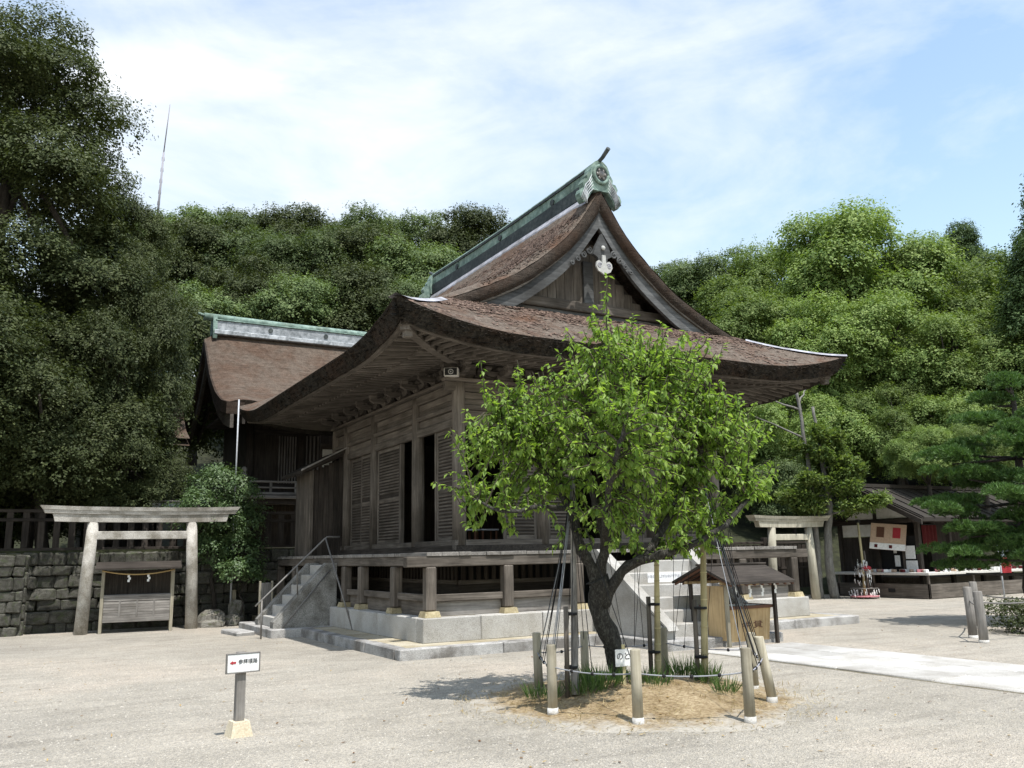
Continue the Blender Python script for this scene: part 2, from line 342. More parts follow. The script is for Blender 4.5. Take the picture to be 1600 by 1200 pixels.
# loose pebbles on the gravel near the camera
rs = np.random.RandomState(3); n = 30000
d = 6.3 + 9*rs.rand(n)**1.4; lat = (rs.rand(n)-.5)*1.35*d
px = CAM.x + math.sin(yaw)*d + math.cos(yaw)*lat; py = CAM.y + math.cos(yaw)*d - math.sin(yaw)*lat
ok = ~((px > -.1) & (py > -.1) & (px < 11)) & ~((px > 4.2) & (px < 6.6)) & (np.hypot(px-MOUND[0], py-MOUND[1]) > 2.0); px, py = px[ok], py[ok]; n = len(px)
r = .004 + .009*rs.rand(n)**2; ang = rs.rand(n)*6.28
V = np.zeros((n, 5, 3)); 
for k in range(4):
    V[:, k, 0] = px + r*np.cos(ang+k*1.57)*(1+.4*rs.rand(n)); V[:, k, 1] = py + r*np.sin(ang+k*1.57); V[:, k, 2] = -.001
V[:, 4, 0] = px; V[:, 4, 1] = py; V[:, 4, 2] = r*.75
base = (np.arange(n)*5)[:, None, None]; Fc = base + np.array([[0, 1, 4], [1, 2, 4], [2, 3, 4], [3, 0, 4]])[None]
me = bpy.data.meshes.new('loose_pebbles'); me.from_pydata(V.reshape(-1, 3).tolist(), [], Fc.reshape(-1, 3).tolist()); me.materials.append(MATS['pebble'])
link('loose_pebbles', me)['kind'] = 'stuff'; bpy.data.objects['loose_pebbles']['label'] = 'loose pale pebbles scattered over the gravel court'
# hillside
def depth(x, y): return (x+5.36)*.4942 + (y+13.15)*.8693
def hill_z(x, y):
    d = depth(x, y); h = min(max(0, d-31)*.5, 12.5)
    return h + (.6*math.sin(x*.31)*math.cos(y*.27) if h > .5 else 0) - .3
nx_, ny_ = 70, 70
vs = [(-60+170*i/(nx_-1), -30+190*j/(ny_-1), hill_z(-60+170*i/(nx_-1), -30+190*j/(ny_-1))) for i in range(nx_) for j in range(ny_)]
fs = [(i*ny_+j, (i+1)*ny_+j, (i+1)*ny_+j+1, i*ny_+j+1) for i in range(nx_-1) for j in range(ny_-1)]
MB().add(vs, fs, True).build('hillside', 'forest_floor', kind='structure')
# raised rear court behind the retaining wall; left part coloured dark for tree shade
MB().box((-.4, 11.12, -.5), (13, 34, 1.93)).build('rear_court', 'terrace', kind='structure'); MB().box((-30, 11.12, -.5), (-.402, 34, 1.925)).build('rear_court_shade', 'forest_floor', kind='structure')
# stone approach path: slabs in three lanes
path = MB().box((4.33, -14, -.1), (6.43, -1.98, .006)).build('path', 'terrace', kind='structure')
for lane in range(3):
    y = -2.0; x0 = 4.34+lane*.697
    while y > -13.5:
        L = rnd.uniform(1.1, 1.9); MB().cbox((x0+.006, y-L+.007, 0), (x0+.688, y-.007, .03+rnd.uniform(-.005, .005)), .012, None, .003, rnd).build('paving_slab', 'pathstone', path); y -= L
# terrace round the hall, edged with kerb stones
LX, LY = 10.62, 11.62
ter = MB().box((.2, .2, -.1), (LX-.2, LY-.2, .166)).build('terrace', 'terrace', kind='structure')
def run(a, b, step, rn):
    out = []; p = a
    while p < b-.3:
        q = min(b, p+rn.uniform(step*.8, step*1.25)); q = b if b-q < .5 else q; out.append((p, q)); p = q
    return out
for a, b in run(0, 4.05, 1.5, rnd): MB().cbox((a+.006, 0, -.05), (b-.006, .24, .176), .018, None, .007, rnd).build('kerb_stone', 'kerbstone', ter)
for a, b in run(6.57, LX, 1.7, rnd): MB().cbox((a+.006, 0, -.05), (b-.006, .24, .176), .018, None, .007, rnd).build('kerb_stone', 'kerbstone', ter)
for a, b in run(.25, 5.45, 1.5, rnd): MB().cbox((0, a+.006, -.05), (.22, b-.006, .174), .018, None, .007, rnd).build('kerb_stone', 'kerbstone', ter)
for a, b in run(.25, LY, 1.7, rnd): MB().cbox((LX-.22, a+.003, -.05), (LX, b-.003, .174), .012).build('kerb_stone', 'kerbstone', ter)

# ================================================================ WORSHIP HALL
H = thing('worship_hall', 'large weathered wooden shrine hall with bark roof, green ridge and front gable', 'shrine hall', (0, 0, 0))
XC = 5.31; PX0, PX1, PY0, PY1 = .70, LX-.70, .70, LY-.70; ZP = .573; ZD = 1.667; D0 = .83; D1x, D1y = LX-.83, LY-.83; C0 = 2.05; C1x, C1y = LX-2.05, LY-2.05
# stone plinth
MB().box((PX0+.2, PY0+.2, .17), (PX1-.2, PY1-.2, ZP-.012)).build('plinth_core', 'terrace', H)
for a, b in run(PX0, 4.2, 1.35, rnd)+run(6.4, PX1, 1.6, rnd): MB().cbox((a+.005, PY0, .16), (b-.005, PY0+.3, ZP), .016, None, .004, rnd).build('plinth_stone', 'granite', H)
for a, b in run(PY0+.3, PY1, 1.6, rnd):
    MB().cbox((PX0, a+.005, .16), (PX0+.3, b-.005, ZP-.002), .016, None, .004, rnd).build('plinth_stone', 'granite', H)
    MB().cbox((PX1-.3, a+.003, .16), (PX1, b-.003, ZP-.002), .012).build('plinth_stone', 'granite', H)
# veranda posts on footing stones
pm = MB().cbox((-.095, -.095, 0), (.095, .095, 1.42-.68), .02).mesh('post', 'wood_z')
fm = MB().add([(-.15, -.15, 0), (.15, -.15, 0), (.15, .15, 0), (-.15, .15, 0), (-.125, -.125, .1), (.125, -.125, .1), (.125, .125, .1), (-.125, .125, .1)],
              [(0, 3, 2, 1), (4, 5, 6, 7), (0, 1, 5, 4), (1, 2, 6, 5), (2, 3, 7, 6), (3, 0, 4, 7)]).mesh('footing_stone', 'yellowstone')
posts = [(x, .92) for x in (.92, 2.45, 3.98, 6.64, 8.17, LX-.92)] + [(.92, y) for y in (2.45, 4.25, 5.3, 7.6, 9.2, LY-.92)] + [(LX-.92, y) for y in (2.45, 4.25, 6.5, 8.8, LY-.92)]
for x, y in posts:
    link('post', pm, H, (x, y, .68)); link('footing_stone', fm, H, (x, y, ZP))
# rails and kick boards between the posts
def seg(name, p, q, z0, z1, th, mat, c=.01):
    (xa, ya), (xb, yb) = p, q
    if abs(xb-xa) > abs(yb-ya): cbx(name, (xa, ya-th/2, z0), (xb, ya+th/2, z1), mat+'_x', H, c)
    else: cbx(name, (xa-th/2, ya, z0), (xa+th/2, yb, z1), mat+'_y', H, c)
fr = [(.92, 2.45), (2.45, 3.98), (6.64, 8.17), (8.17, LX-.92)]
for a, b in fr:
    seg('rail', (a+.1, .93), (b-.1, .93), .83, .95, .07, 'wood'); seg('kick_board', (a+.1, .99), (b-.1, .99), .575, .828, .03, 'gwood')
for a, b in [(.92, 2.45), (2.45, 4.25), (4.25, 5.3), (7.6, 9.2)]:
    seg('rail', (.93, a+.1), (.93, b-.1), .83, .95, .07, 'wood'); seg('kick_board', (.99, a+.1), (.99, b-.1), .575, .828, .03, 'wood')
# edge beams with projecting ends
cbx('edge_beam', (.47, .85, 1.42), (4.2, 1.03, 1.60), 'wood_x', H, .012); cbx('edge_beam', (6.42, .85, 1.42), (LX-.47, 1.03, 1.60), 'wood_x', H, .012)
cbx('edge_beam', (.85, 1.032, 1.43), (1.03, 10.9, 1.60), 'wood_y', H, .012); cbx('edge_beam', (LX-1.03, 1.032, 1.43), (LX-.85, 10.9, 1.60), 'wood_y', H, .012)
# deck boards, laid square to the edge
rb = random.Random(5); x = D0
while x < D1x-.1:
    w = rb.uniform(.24, .33); w = min(w, D1x-x); MB().cbox((x+.002, D0+rb.uniform(-.018, .012), 1.602), (x+w-.002, C0+.0, ZD+rb.uniform(-.006, .004)), .006).build('deck_board', 'gwood_y', H); x += w
y = C0+.002
while y < D1y-.1:
    w = rb.uniform(.24, .33); w = min(w, D1y-y)
    MB().cbox((D0+rb.uniform(-.018, .012), y+.002, 1.602), (C0, y+w-.002, ZD+rb.uniform(-.006, .004)), .006).build('deck_board', 'gwood_x', H)
    MB().cbox((C1x, y+.002, 1.602), (D1x+rb.uniform(-.018, .012), y+w-.002, ZD+rb.uniform(-.006, .004)), .006).build('deck_board', 'gwood_x', H); y += w
# lattice under the floor
def slatwall(p0, p1, fixed, axis):
    a, b = p0, p1; n_ = int((b-a)/.165)
    mk = lambda u0, u1, z0, z1, t0, t1: ((u0, fixed+t0, z0), (u1, fixed+t1, z1)) if axis == 'x' else ((fixed+t0, u0, z0), (fixed+t1, u1, z1))
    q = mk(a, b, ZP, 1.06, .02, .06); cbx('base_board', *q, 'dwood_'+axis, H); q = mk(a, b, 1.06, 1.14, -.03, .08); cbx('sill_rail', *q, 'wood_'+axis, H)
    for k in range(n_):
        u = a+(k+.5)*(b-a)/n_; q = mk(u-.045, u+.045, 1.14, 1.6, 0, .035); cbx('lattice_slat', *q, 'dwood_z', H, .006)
slatwall(C0, 4.2, C0, 'x'); slatwall(6.4, C1x, C0, 'x'); slatwall(C0+.1, C1y, C0, 'y')
MB().box((C0+.3, C0+.3, ZP), (C1x-.3, C1y-.3, 1.6)).build('underfloor_dark', 'black', H)  # solid black block standing in for the shade behind the lattice
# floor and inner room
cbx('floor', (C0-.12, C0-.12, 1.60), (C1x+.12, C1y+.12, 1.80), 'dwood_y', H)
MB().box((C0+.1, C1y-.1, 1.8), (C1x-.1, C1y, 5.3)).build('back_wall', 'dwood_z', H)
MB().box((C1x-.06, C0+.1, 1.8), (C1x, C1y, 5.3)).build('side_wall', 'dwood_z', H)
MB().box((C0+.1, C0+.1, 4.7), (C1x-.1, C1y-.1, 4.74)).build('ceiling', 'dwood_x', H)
# columns
FXS = [C0, 3.92, 6.70, C1x]; LYS = [C0, 4.05, 6.6, 8.6]
cm = MB().tube([(0, 0, 0), (0, 0, 1.5), (0, 0, 3.0), (0, 0, 3.2)], [.138, .135, .13, .12], 18).mesh('column', 'wood_z')
for x in FXS: link('column', cm, H, (x, C0, 1.8))
for y in LYS[1:]: link('column', cm, H, (C0, y, 1.8))
for y in LYS[1:]+[C1y]: link('column', cm, H, (C1x, y, 1.8))
link('column', cm, H, (C0, C1y, 1.8))
# horizontal members on each face
def member(name, z0, z1, t, mat='wood', ext=.14, c=.012, left=True):
    cbx(name, (C0-ext, C0-t, z0), (C1x+ext, C0+.03, z1), mat+'_x', H, c)
    if left: cbx(name, (C0-t, C0+.035, z0+.002), (C0+.03, C1y, z1-.002), mat+'_y', H, c)
    cbx(name, (C1x-.03, C0+.035, z0+.002), (C1x+t, C1y, z1-.002), mat+'_y', H, c)
member('ground_sill', 1.70, 1.90, .11); member('lintel', 4.10, 4.27, .075, ext=.0); member('tie_beam', 4.44, 4.53, .10, ext=0.); member('head_beam', 4.80, 4.98, .085, ext=.32); member('plate', 4.982, 5.05, .19, ext=.36)
# boarded wall above the lintel
def boards(z0, z1, n_, t):
    for k in range(n_):
        a = z0+(z1-z0)*k/n_; b = z0+(z1-z0)*(k+1)/n_-.006
        cbx('wall_board', (C0+.1, C0-t, a), (C1x-.1, C0+.01, b), 'wood_x', H, .004); cbx('wall_board', (C0-t, C0+.1, a), (C0+.01, C1y, b), 'wood_y', H, .004)
boards(4.272, 4.438, 1, .02); boards(4.532, 4.798, 2, .02); boards(5.052, 5.40, 2, .0)
# sliding panels with horizontal battens
def door_panel(u0, u1, off, axis, z0=1.90, z1=4.10, nb=29):
    f = C0+off
    mk = (lambda a0, a1, zz0, zz1, t0, t1: ((a0, f+t0, zz0), (a1, f+t1, zz1))) if axis == 'x' else (lambda a0, a1, zz0, zz1, t0, t1: ((f+t0, a0, zz0), (f+t1, a1, zz1)))
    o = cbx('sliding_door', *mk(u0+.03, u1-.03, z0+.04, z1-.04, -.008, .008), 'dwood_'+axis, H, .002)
    for a, b in ((u0, u0+.07), (u1-.07, u1)): cbx('stile', *mk(a, b, z0, z1, -.025, .02), 'wood_z', o, .005)
    for a, b in ((z0, z0+.08), (z1-.08, z1), ((z0+z1)/2-.16, (z0+z1)/2-.06)): cbx('cross_rail', *mk(u0+.07, u1-.07, a, b, -.022, .018), 'wood_'+axis, o, .005)
    B = MB()
    for k in range(nb):
        z = z0+.11+(z1-z0-.2)*k/nb
        if abs(z-(z0+z1)/2+.11) < .09: continue
        B.cbox(*mk(u0+.07, u1-.07, z, z+.036, -.028, -.006), .006)
    B.build('battens', 'wood_'+axis, o, kind='stuff')
door_panel(2.17, 3.08, .02, 'y'); door_panel(5.05, 6.46, .02, 'y'); door_panel(6.73, 7.62, .02, 'y'); door_panel(7.58, 8.48, .06, 'y'); door_panel(8.75, 9.5, .02, 'y')
door_panel(3.02, 3.8, .02, 'x'); door_panel(4.04, 4.75, .02, 'x'); door_panel(5.9, 6.58, .02, 'x'); door_panel(6.82, 7.6, .02, 'x'); door_panel(7.6, 8.45, .06, 'x')
for u in (3.10, 4.98): cbx('door_jamb', (C0-.03, u-.03, 1.9), (C0+.06, u+.03, 4.1), 'wood_z', H, .006)
# bracket sets under the eaves
B = MB()
B.add([(-.08, -.08, 0), (.08, -.08, 0), (.08, .08, 0), (-.08, .08, 0), (-.11, -.11, .07), (.11, -.11, .07), (.11, .11, .07), (-.11, .11, .07), (-.11, -.11, .11), (.11, -.11, .11), (.11, .11, .11), (-.11, .11, .11)],
      [(0, 3, 2, 1), (8, 9, 10, 11)]+[(i, (i+1) % 4, 4+(i+1) % 4, 4+i) for i in range(4)]+[(4+i, 4+(i+1) % 4, 8+(i+1) % 4, 8+i) for i in range(4)])
arm = [(-.36, .2), (-.36, .15), (-.27, .1), (-.12, .08), (.12, .08), (.27, .1), (.36, .15), (.36, .2)]
B.prism(arm, lambda a, z: (a, -.05, z), lambda a, z: (a, .05, z)); B.prism([(-.44, .2), (-.44, .14), (-.34, .09), (.1, .085), (.1, .2)], lambda a, z: (-.047, a, z), lambda a, z: (.047, a, z))
for u, w in ((-.29, 0), (0, 0), (.29, 0), (0, -.37)):
    B.add([(u-.05, w-.06, .202), (u+.05, w-.06, .202), (u+.05, w+.06, .202), (u-.05, w+.06, .202), (u-.075, w-.08, .25), (u+.075, w-.08, .25), (u+.075, w+.08, .25), (u-.075, w+.08, .25), (u-.075, w-.08, .29), (u+.075, w-.08, .29), (u+.075, w+.08, .29), (u-.075, w+.08, .29)],
          [(0, 3, 2, 1), (8, 9, 10, 11)]+[(i, (i+1) % 4, 4+(i+1) % 4, 4+i) for i in range(4)]+[(4+i, 4+(i+1) % 4, 8+(i+1) % 4, 8+i) for i in range(4)])
bmx = B.mesh('bracket_set', 'wood_x'); bmy = B.mesh('bracket_set', 'wood_y')
for k in range(8): link('bracket_set', bmx, H, (C0+(C1x-C0)*k/7, C0-.02, 5.052))
for k in range(1, 9): link('bracket_set', bmy, H, (C0-.02, C0+(C1y-C0)*k/8, 5.052), (0, 0, -math.pi/2))
# curled struts between the brackets
kb = [(-.05, 0), (.05, 0), (.14, .05), (.1, .1), (.06, .07), (.07, .17), (.03, .26), (0, .3), (-.03, .26), (-.07, .17), (-.06, .07), (-.1, .1), (-.14, .05)]
kx = MB().prism(kb, lambda a, z: (a, -.045, z), lambda a, z: (a, .03, z)).mesh('curled_strut', 'dwood_x')
for k in range(7): link('curled_strut', kx, H, (C0+(C1x-C0)*(k+.5)/7, C0-.03, 5.053))
for k in range(8): link('curled_strut', kx, H, (C0-.03, C0+(C1y-C0)*(k+.5)/8, 5.053), (0, 0, -math.pi/2))
# eave purlins
cbx('eave_purlin', (1.45, 1.55, 5.342), (LX-1.45, 1.69, 5.47), 'wood_x', H, .01); cbx('eave_purlin', (1.55, 1.70, 5.34), (1.69, LY-1.6, 5.47), 'wood_y', H, .01)
cbx('eave_purlin', (LX-1.69, 1.70, 5.34), (LX-1.55, LY-1.6, 5.47), 'wood_y', H, .01)
cbx('wall_purlin', (C0-.3, C0-.07, 5.40), (C1x+.3, C0+.07, 5.54), 'wood_x', H, .01); cbx('wall_purlin', (C0-.07, C0+.075, 5.40), (C0+.07, C1y, 5.538), 'wood_y', H, .01)

# ---------------------------------------------------------------- roof
EX0, EX1, EY0, EY1 = -.18, LX+.18, -.18, LY+.18; YV0, YV1 = 1.5, LY-1.5; HE = (EX1-EX0)/2
PR = smooth_table([0, .25, .5, .9, 1.3, 2, 3, 4, 4.8, 5.49], [9.66, 9.30, 8.90, 8.43, 8.07, 7.52, 6.97, 6.38, 5.91, 5.45])
def lift(e, a): return .43*max(0, 1-a/2.7)**2*max(0, 1-e/2.0)
def bmp_(d): return .15*math.exp(-((d-3.95)/.75)**2)
def PV(d): return PR(d)+bmp_(d)
def zs(e, a): return PR(HE-min(e, HE)) + lift(e, a)
rr = np.random.RandomState(4)
def jitz(): return rr.uniform(-.012, .012)
def side(u, v, sgn):
    e = HE*u; y0 = EY0+min(e, YV0-EY0); y1 = EY1-min(e, EY1-YV1)
    vv = .5-.5*math.cos(math.pi*v) if False else v
    y = y0+(y1-y0)*vv; a = min(y-EY0, EY1-y); z = zs(e, a)
    z += bmp_(HE-e)*(1 if e > YV0-EY0-.01 else max(0, min(1, (a-e)/1.0)))
    if e > YV0-EY0-.01:
        q = min(y-YV0, YV1-y); z -= .17*max(0, 1-q/.55)**2
    if .02 < u < .98: z += jitz()
    return (EX0+e if sgn > 0 else EX1-e, y, z)
def front(u, v, sgn):
    e = 2.45*u; x0 = EX0+e; x1 = EX1-e; x = x0+(x1-x0)*v; a = min(x-EX0, EX1-x); z = zs(e, a)
    if e > 1.7: z = zs(1.7, a)+.2*(e-1.7)
    if .02 < u < .98 and .01 < v < .99: z += jitz()
    return (x, EY0+e if sgn > 0 else EY1-e, z)
R_ = MB()
R_.grid(lambda u, v: side(u, v, 1), 34, 80); R_.grid(lambda u, v: side(u, v, -1), 34, 80, flip=True)
R_.grid(lambda u, v: front(u, v, 1), 16, 90, flip=True); R_.grid(lambda u, v: front(u, v, -1), 16, 90)
roof = R_.build('roof', 'thatch', H)
# thick cut edge of the bark thatch
TH = .29
E_ = MB()
def edge_ring():
    pts = []
    N = 70
    for k in range(N): pts.append((EX0+(EX1-EX0)*k/N, EY0, 0, 1))
    for k in range(N): pts.append((EX1, EY0+(EY1-EY0)*k/N, -1, 0))
    for k in range(N): pts.append((EX1-(EX1-EX0)*k/N, EY1, 0, -1))
    for k in range(N): pts.append((EX0, EY1-(EY1-EY0)*k/N, 1, 0))
    return pts
ring = edge_ring(); top = []; bot = []; inn = []
for k, (x, y, ix, iy) in enumerate(ring):
    a = max(min(x-EX0, EX1-x), min(y-EY0, EY1-y)); z = PR(HE)+lift(0, a)
    cx = (1 if x < XC else -1)*max(0, 1-min(x-EX0, EX1-x)/.5) if ix == 0 else 0; cy = (1 if y < LY/2 else -1)*max(0, 1-min(y-EY0, EY1-y)/.5) if iy == 0 else 0
    dx, dy = (ix or cx), (iy or cy); j = rr.uniform(-.012, .012)
    top.append((x, y, z+.004)); bot.append((x+.16*dx+j, y+.16*dy+j, z-TH-.05*lift(0, a)/.43+rr.uniform(-.012, .012))); inn.append((x+.5*dx, y+.5*dy, z-TH+.1))
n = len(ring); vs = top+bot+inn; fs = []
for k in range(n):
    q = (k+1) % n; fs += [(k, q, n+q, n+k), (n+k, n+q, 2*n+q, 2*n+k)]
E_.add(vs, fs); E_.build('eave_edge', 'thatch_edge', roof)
# ragged bark ends along the eave
Rg = MB(); rg = random.Random(8)
for side_ in range(2):
    for k in range(900):
        t = rg.random()
        if side_ == 0: x, y, tx, ty = EX0+(EX1-EX0)*t, EY0, 1, 0
        else: x, y, tx, ty = EX0, EY0+(EY1-EY0)*t, 0, 1
        a = max(min(x-EX0, EX1-x), min(y-EY0, EY1-y)); z = PR(HE)+lift(0, a); w = rg.uniform(.015, .04); q = rg.random()
        ox, oy = (-(1-tx)*.025, -(1-ty)*.025); f = q*.16
        zz = z-q*TH; px_, py_ = x+(1-tx)*f, y+(1-ty)*f
        Rg.add([(px_-tx*w+(1-tx)*.05, py_-ty*w+(1-ty)*.05, zz+.03), (px_+tx*w+(1-tx)*.05, py_+ty*w+(1-ty)*.05, zz+.035), (px_+tx*w+ox, py_+ty*w+oy, zz-.012), (px_-tx*w+ox, py_-ty*w+oy, zz-.02)], [(0, 1, 2, 3)])
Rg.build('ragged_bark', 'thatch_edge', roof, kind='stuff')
# soffit boarding
so_ = MB()
def soff(u, v, ax, sgn):
    e = .30+2.0*u
    z = 5.18+.145*(e)+.9*lift(0, 0)*0
    if ax == 'y': x = EX0+e+(EX1-EX0-2*e)*v; a = min(x-EX0, EX1-x); return (x, (EY0+e) if sgn > 0 else EY1-e, z+lift(.0, a)*max(0, 1-e/2.2))
    y = EY0+e+(EY1-EY0-2*e)*v; a = min(y-EY0, EY1-y); return ((EX0+e) if sgn > 0 else EX1-e, y, z+lift(.0, a)*max(0, 1-e/2.2))
for ax in 'xy':
    for sgn in (1, -1): so_.grid(lambda u, v: soff(u, v, ax, sgn), 6, 60, False)
so_.build('soffit_boards', 'wood_x', roof)
# rafters in two tiers
def raft(name, L, h, w, mat): return MB().cbox((-w/2, 0, -h), (w/2, L, 0), .006).mesh(name, mat)
r1 = raft('rafter', 1.25, .085, .07, 'wood_y'); r2 = raft('rafter', .78, .07, .062, 'wood_y')
def lz(a, e): return 5.18+.145*e+lift(0, a)*max(0, 1-e/2.2)
def rafters(axis):
    Lt = (EX1-EX0) if axis == 'y' else (EY1-EY0); k = .42
    while k < (Lt-.35 if axis != 'r' else 5.2):
        a = min(k, Lt-k)
        for me_, e0, e1, dz in ((r1, .95, 2.15, -.03), (r2, .32, 1.05, -.012)):
            if e0 > a-.02: continue
            ee1 = min(e1, a+.1) if a < e1 else e1
            z0, z1 = lz(a, e0)+dz, lz(a, ee1)+dz; L0 = me_.vertices and (1.25 if me_ is r1 else .78)
            ang = math.atan2(z1-z0, ee1-e0); sc = math.hypot(z1-z0, ee1-e0)/L0
            if axis == 'y': link('rafter', me_, H, (EX0+k, EY0+e0, z0), (ang, 0, 0), (1, sc, 1))
            elif axis == 'r': link('rafter', me_, H, (EX1-e0, EY0+k, z0), (Matrix.Rotation(math.pi/2, 3, 'Z') @ Matrix.Rotation(ang, 3, 'X')).to_euler(), (1, sc, 1))
            else: link('rafter', me_, H, (EX0+e0, EY0+k, z0), Matrix.Rotation(-math.pi/2, 3, 'Z').__matmul__(Matrix.Rotation(ang, 3, 'X')).to_euler() if False else (Matrix.Rotation(-math.pi/2, 3, 'Z') @ Matrix.Rotation(ang, 3, 'X')).to_euler(), (1, sc, 1))
        k += .22
rafters('y'); rafters('x'); rafters('r')
# flying-rafter beams that follow the eave
def eavebeam(name, e, h, w, dz, mat):
    for axis in 'xy':
        pts = []
        for k in range(41):
            t = k/40
            if axis == 'y': x = EX0+e+(EX1-EX0-2*e)*t; pts.append((x, EY0+e, lz(min(x-EX0, EX1-x), e)+dz))
            else: y = EY0+e+(EY1-EY0-2*e)*t; pts.append((EX0+e, y, lz(min(y-EY0, EY1-y), e)+dz))
        B = MB(); vs = []; fs = []
        for (x, y, z) in pts:
            dx, dy = (0, w/2) if axis == 'y' else (w/2, 0); vs += [(x-dx, y-dy, z), (x+dx, y+dy, z), (x+dx, y+dy, z+h), (x-dx, y-dy, z+h)]
        for k in range(40):
            for q in range(4): fs.append((k*4+q, k*4+(q+1) % 4, (k+1)*4+(q+1) % 4, (k+1)*4+q))
        B.add(vs, fs).build(name, mat+'_'+('x' if axis == 'y' else 'y'), H)
eavebeam('eave_beam', .27, .12, .12, -.06, 'wood'); eavebeam('rafter_beam', .98, .10, .10, -.03, 'wood')
# hip rafters
for (sx_, sy_) in ((0, 0), (1, 0), (0, 1)):
    f = lambda q: ((EX0+q) if not sx_ else EX1-q, (EY0+q) if not sy_ else EY1-q, 5.10+.145*q+.43*max(0, 1-q/2.2)**1.6)
    B = MB(); vs = []; fs = []; N = 8
    for k in range(N):
        q = .28+1.95*k/(N-1); x, y, z = f(q); px_ = .06*(1 if sx_ == sy_ else 1); s1 = -1 if sx_ == sy_ else 1
        vs += [(x-.06, y-s1*-.06*-1, z-.1), (x+.06, y+s1*.06, z-.1), (x+.06, y+s1*.06, z+.06), (x-.06, y-s1*.06, z+.06)]
    for k in range(N-1):
        for q in range(4): fs.append((k*4+q, k*4+(q+1) % 4, (k+1)*4+(q+1) % 4, (k+1)*4+q))
    fs += [(0, 1, 2, 3), (4*N-4, 4*N-3, 4*N-2, 4*N-1)]; B.add(vs, fs).build('hip_rafter', 'wood_x', H)
cbx('hip_rafter_cap', (EX0+.30, EY0+.30, 5.27), (EX0+.44, EY0+.44, 5.40), 'wood_x', H, .01); cbx('hip_rafter_cap', (EX1-.44, EY0+.30, 5.27), (EX1-.30, EY0+.44, 5.40), 'wood_x', H, .01)
# lead strips on the hips
for sx_ in (0, 1):
    B = MB(); vs = []; N = 12
    for k in range(N):
        e = .0+1.55*k/(N-1); x = EX0+e if not sx_ else EX1-e; y = EY0+e; z = zs(e, e)+.02; s1 = 1 if not sx_ else -1
        vs += [(x+.10, y-s1*.10, z-.045), (x, y, z+.025), (x-.10, y+s1*.10, z-.045)]
    B.add(vs, [(3*k+i, 3*k+i+1, 3*k+4+i, 3*k+3+i) for k in range(N-1) for i in (0, 1)]).build('hip_flashing', 'lead', roof)
# verge thatch, bargeboards
def vcurve(n0=0., n1=4.45, N=36): return [n0+(n1-n0)*(k/(N-1)) for k in range(N)]
Ds = vcurve()
def slope_n(d):
    s = (PR(min(d+.05, 5.4))-PR(max(d-.05, 0)))/(min(d+.05, 5.4)-max(d-.05, 0)); L = math.hypot(1, s); return (-s/L if d > .02 else 0, 1/L)
for yv, sg in ((YV0, 1), (YV1, -1)):
    for sd in (-1, 1):
        B = MB(); vs = []
        for d in Ds:
            z = PV(d)-.165; nx2, nz2 = slope_n(d); thk = .27
            for (tt, oy) in ((0, 0.02), (.3, -.035), (.75, -.01), (1, .06)):
                vs.append((XC+sd*max(0, d-nx2*thk*tt*(1 if d > .05 else 0)), yv+sg*oy, z-nz2*thk*tt+rr.uniform(-.008, .008)))
        B.add(vs, [(4*k+i, 4*k+i+1, 4*k+5+i, 4*k+4+i) for k in range(len(Ds)-1) for i in range(3)], True).build('verge_thatch', 'thatch_verge', roof)
        def barge(name, o0, o1, y0_, y1_, mat, dmax=4.2, taper=.3):
            B = MB(); vs = []; N = 30
            for k in range(N):
                d = dmax*k/(N-1); tp = 1-taper*d/dmax; z = PV(d)-.17; a0, a1 = z-o0*tp, z-o1*tp-.05*max(0, 1-d/.5)
                for yy, zz in ((y0_, a0), (y0_, a1), (y1_, a1), (y1_, a0)): vs.append((XC+sd*d, yv+sg*yy, zz))
            B.add(vs, [(4*k+i, 4*k+(i+1) % 4, 4*k+4+(i+1) % 4, 4*k+4+i) for k in range(N-1) for i in range(4)]+[(4*N-4, 4*N-3, 4*N-2, 4*N-1)]).build(name, mat, H)
        barge('bargeboard', .27, .80, .10, .19, 'bluewood_x'); barge('bargeboard_moulding', .24, .40, .05, .098, 'wood_x', 4.25)
# gable wall
for yw, sg in ((2.12, 1), (LY-2.12, -1)):
    pts = [(d, PR(abs(d))-.75) for d in np.linspace(-3.6, 3.6, 31)]; pts = [(d, z) for d, z in pts if z > 6.3]
    poly = [(pts[0][0], 6.25)]+pts+[(pts[-1][0], 6.25)]
    MB().prism(poly, lambda a, z: (XC+a, yw+sg*.06, z), lambda a, z: (XC+a, yw+sg*.10, z)).build('gable_wall', 'dwood_x', H)
    k = -2.2
    while k < 2.2:                                       # upright boards
        w = .23; zt_ = min(PR(abs(k)), PR(abs(k+w)))-.72
        if zt_ > 7.05: cbx('gable_board', (XC+k, yw+sg*.02, 6.98), (XC+k+w-.008, yw+sg*.055, zt_), 'wood_z', H, .004)
        k += w
    cbx('gable_beam', (XC-2.75, yw-.11*sg, 6.80), (XC+2.75, yw+.02*sg, 7.02), 'wood_x', H, .02)
    for z0 in (6.33, 6.50, 6.655): cbx('gable_plank', (XC-3.2, yw-.03*sg, z0), (XC+3.2, yw+.05*sg, z0+.145), 'bluewood_x', H, .006)
    cbx('gable_strut', (XC-.13, yw-.05*sg, 7.02), (XC+.13, yw+.015*sg, 8.0), 'bluewood_x', H, .01)
    for u in (-1.55, 0, 1.55): MB().prism([(-.3, .0), (-.2, .1), (-.08, .13), (.08, .13), (.2, .1), (.3, 0)], lambda a, z: (XC+u+a, yw-.07*sg, 6.64+z), lambda a, z: (XC+u+a, yw+.0*sg, 6.64+z)).build('frog_leg_strut', 'wood_x', H)
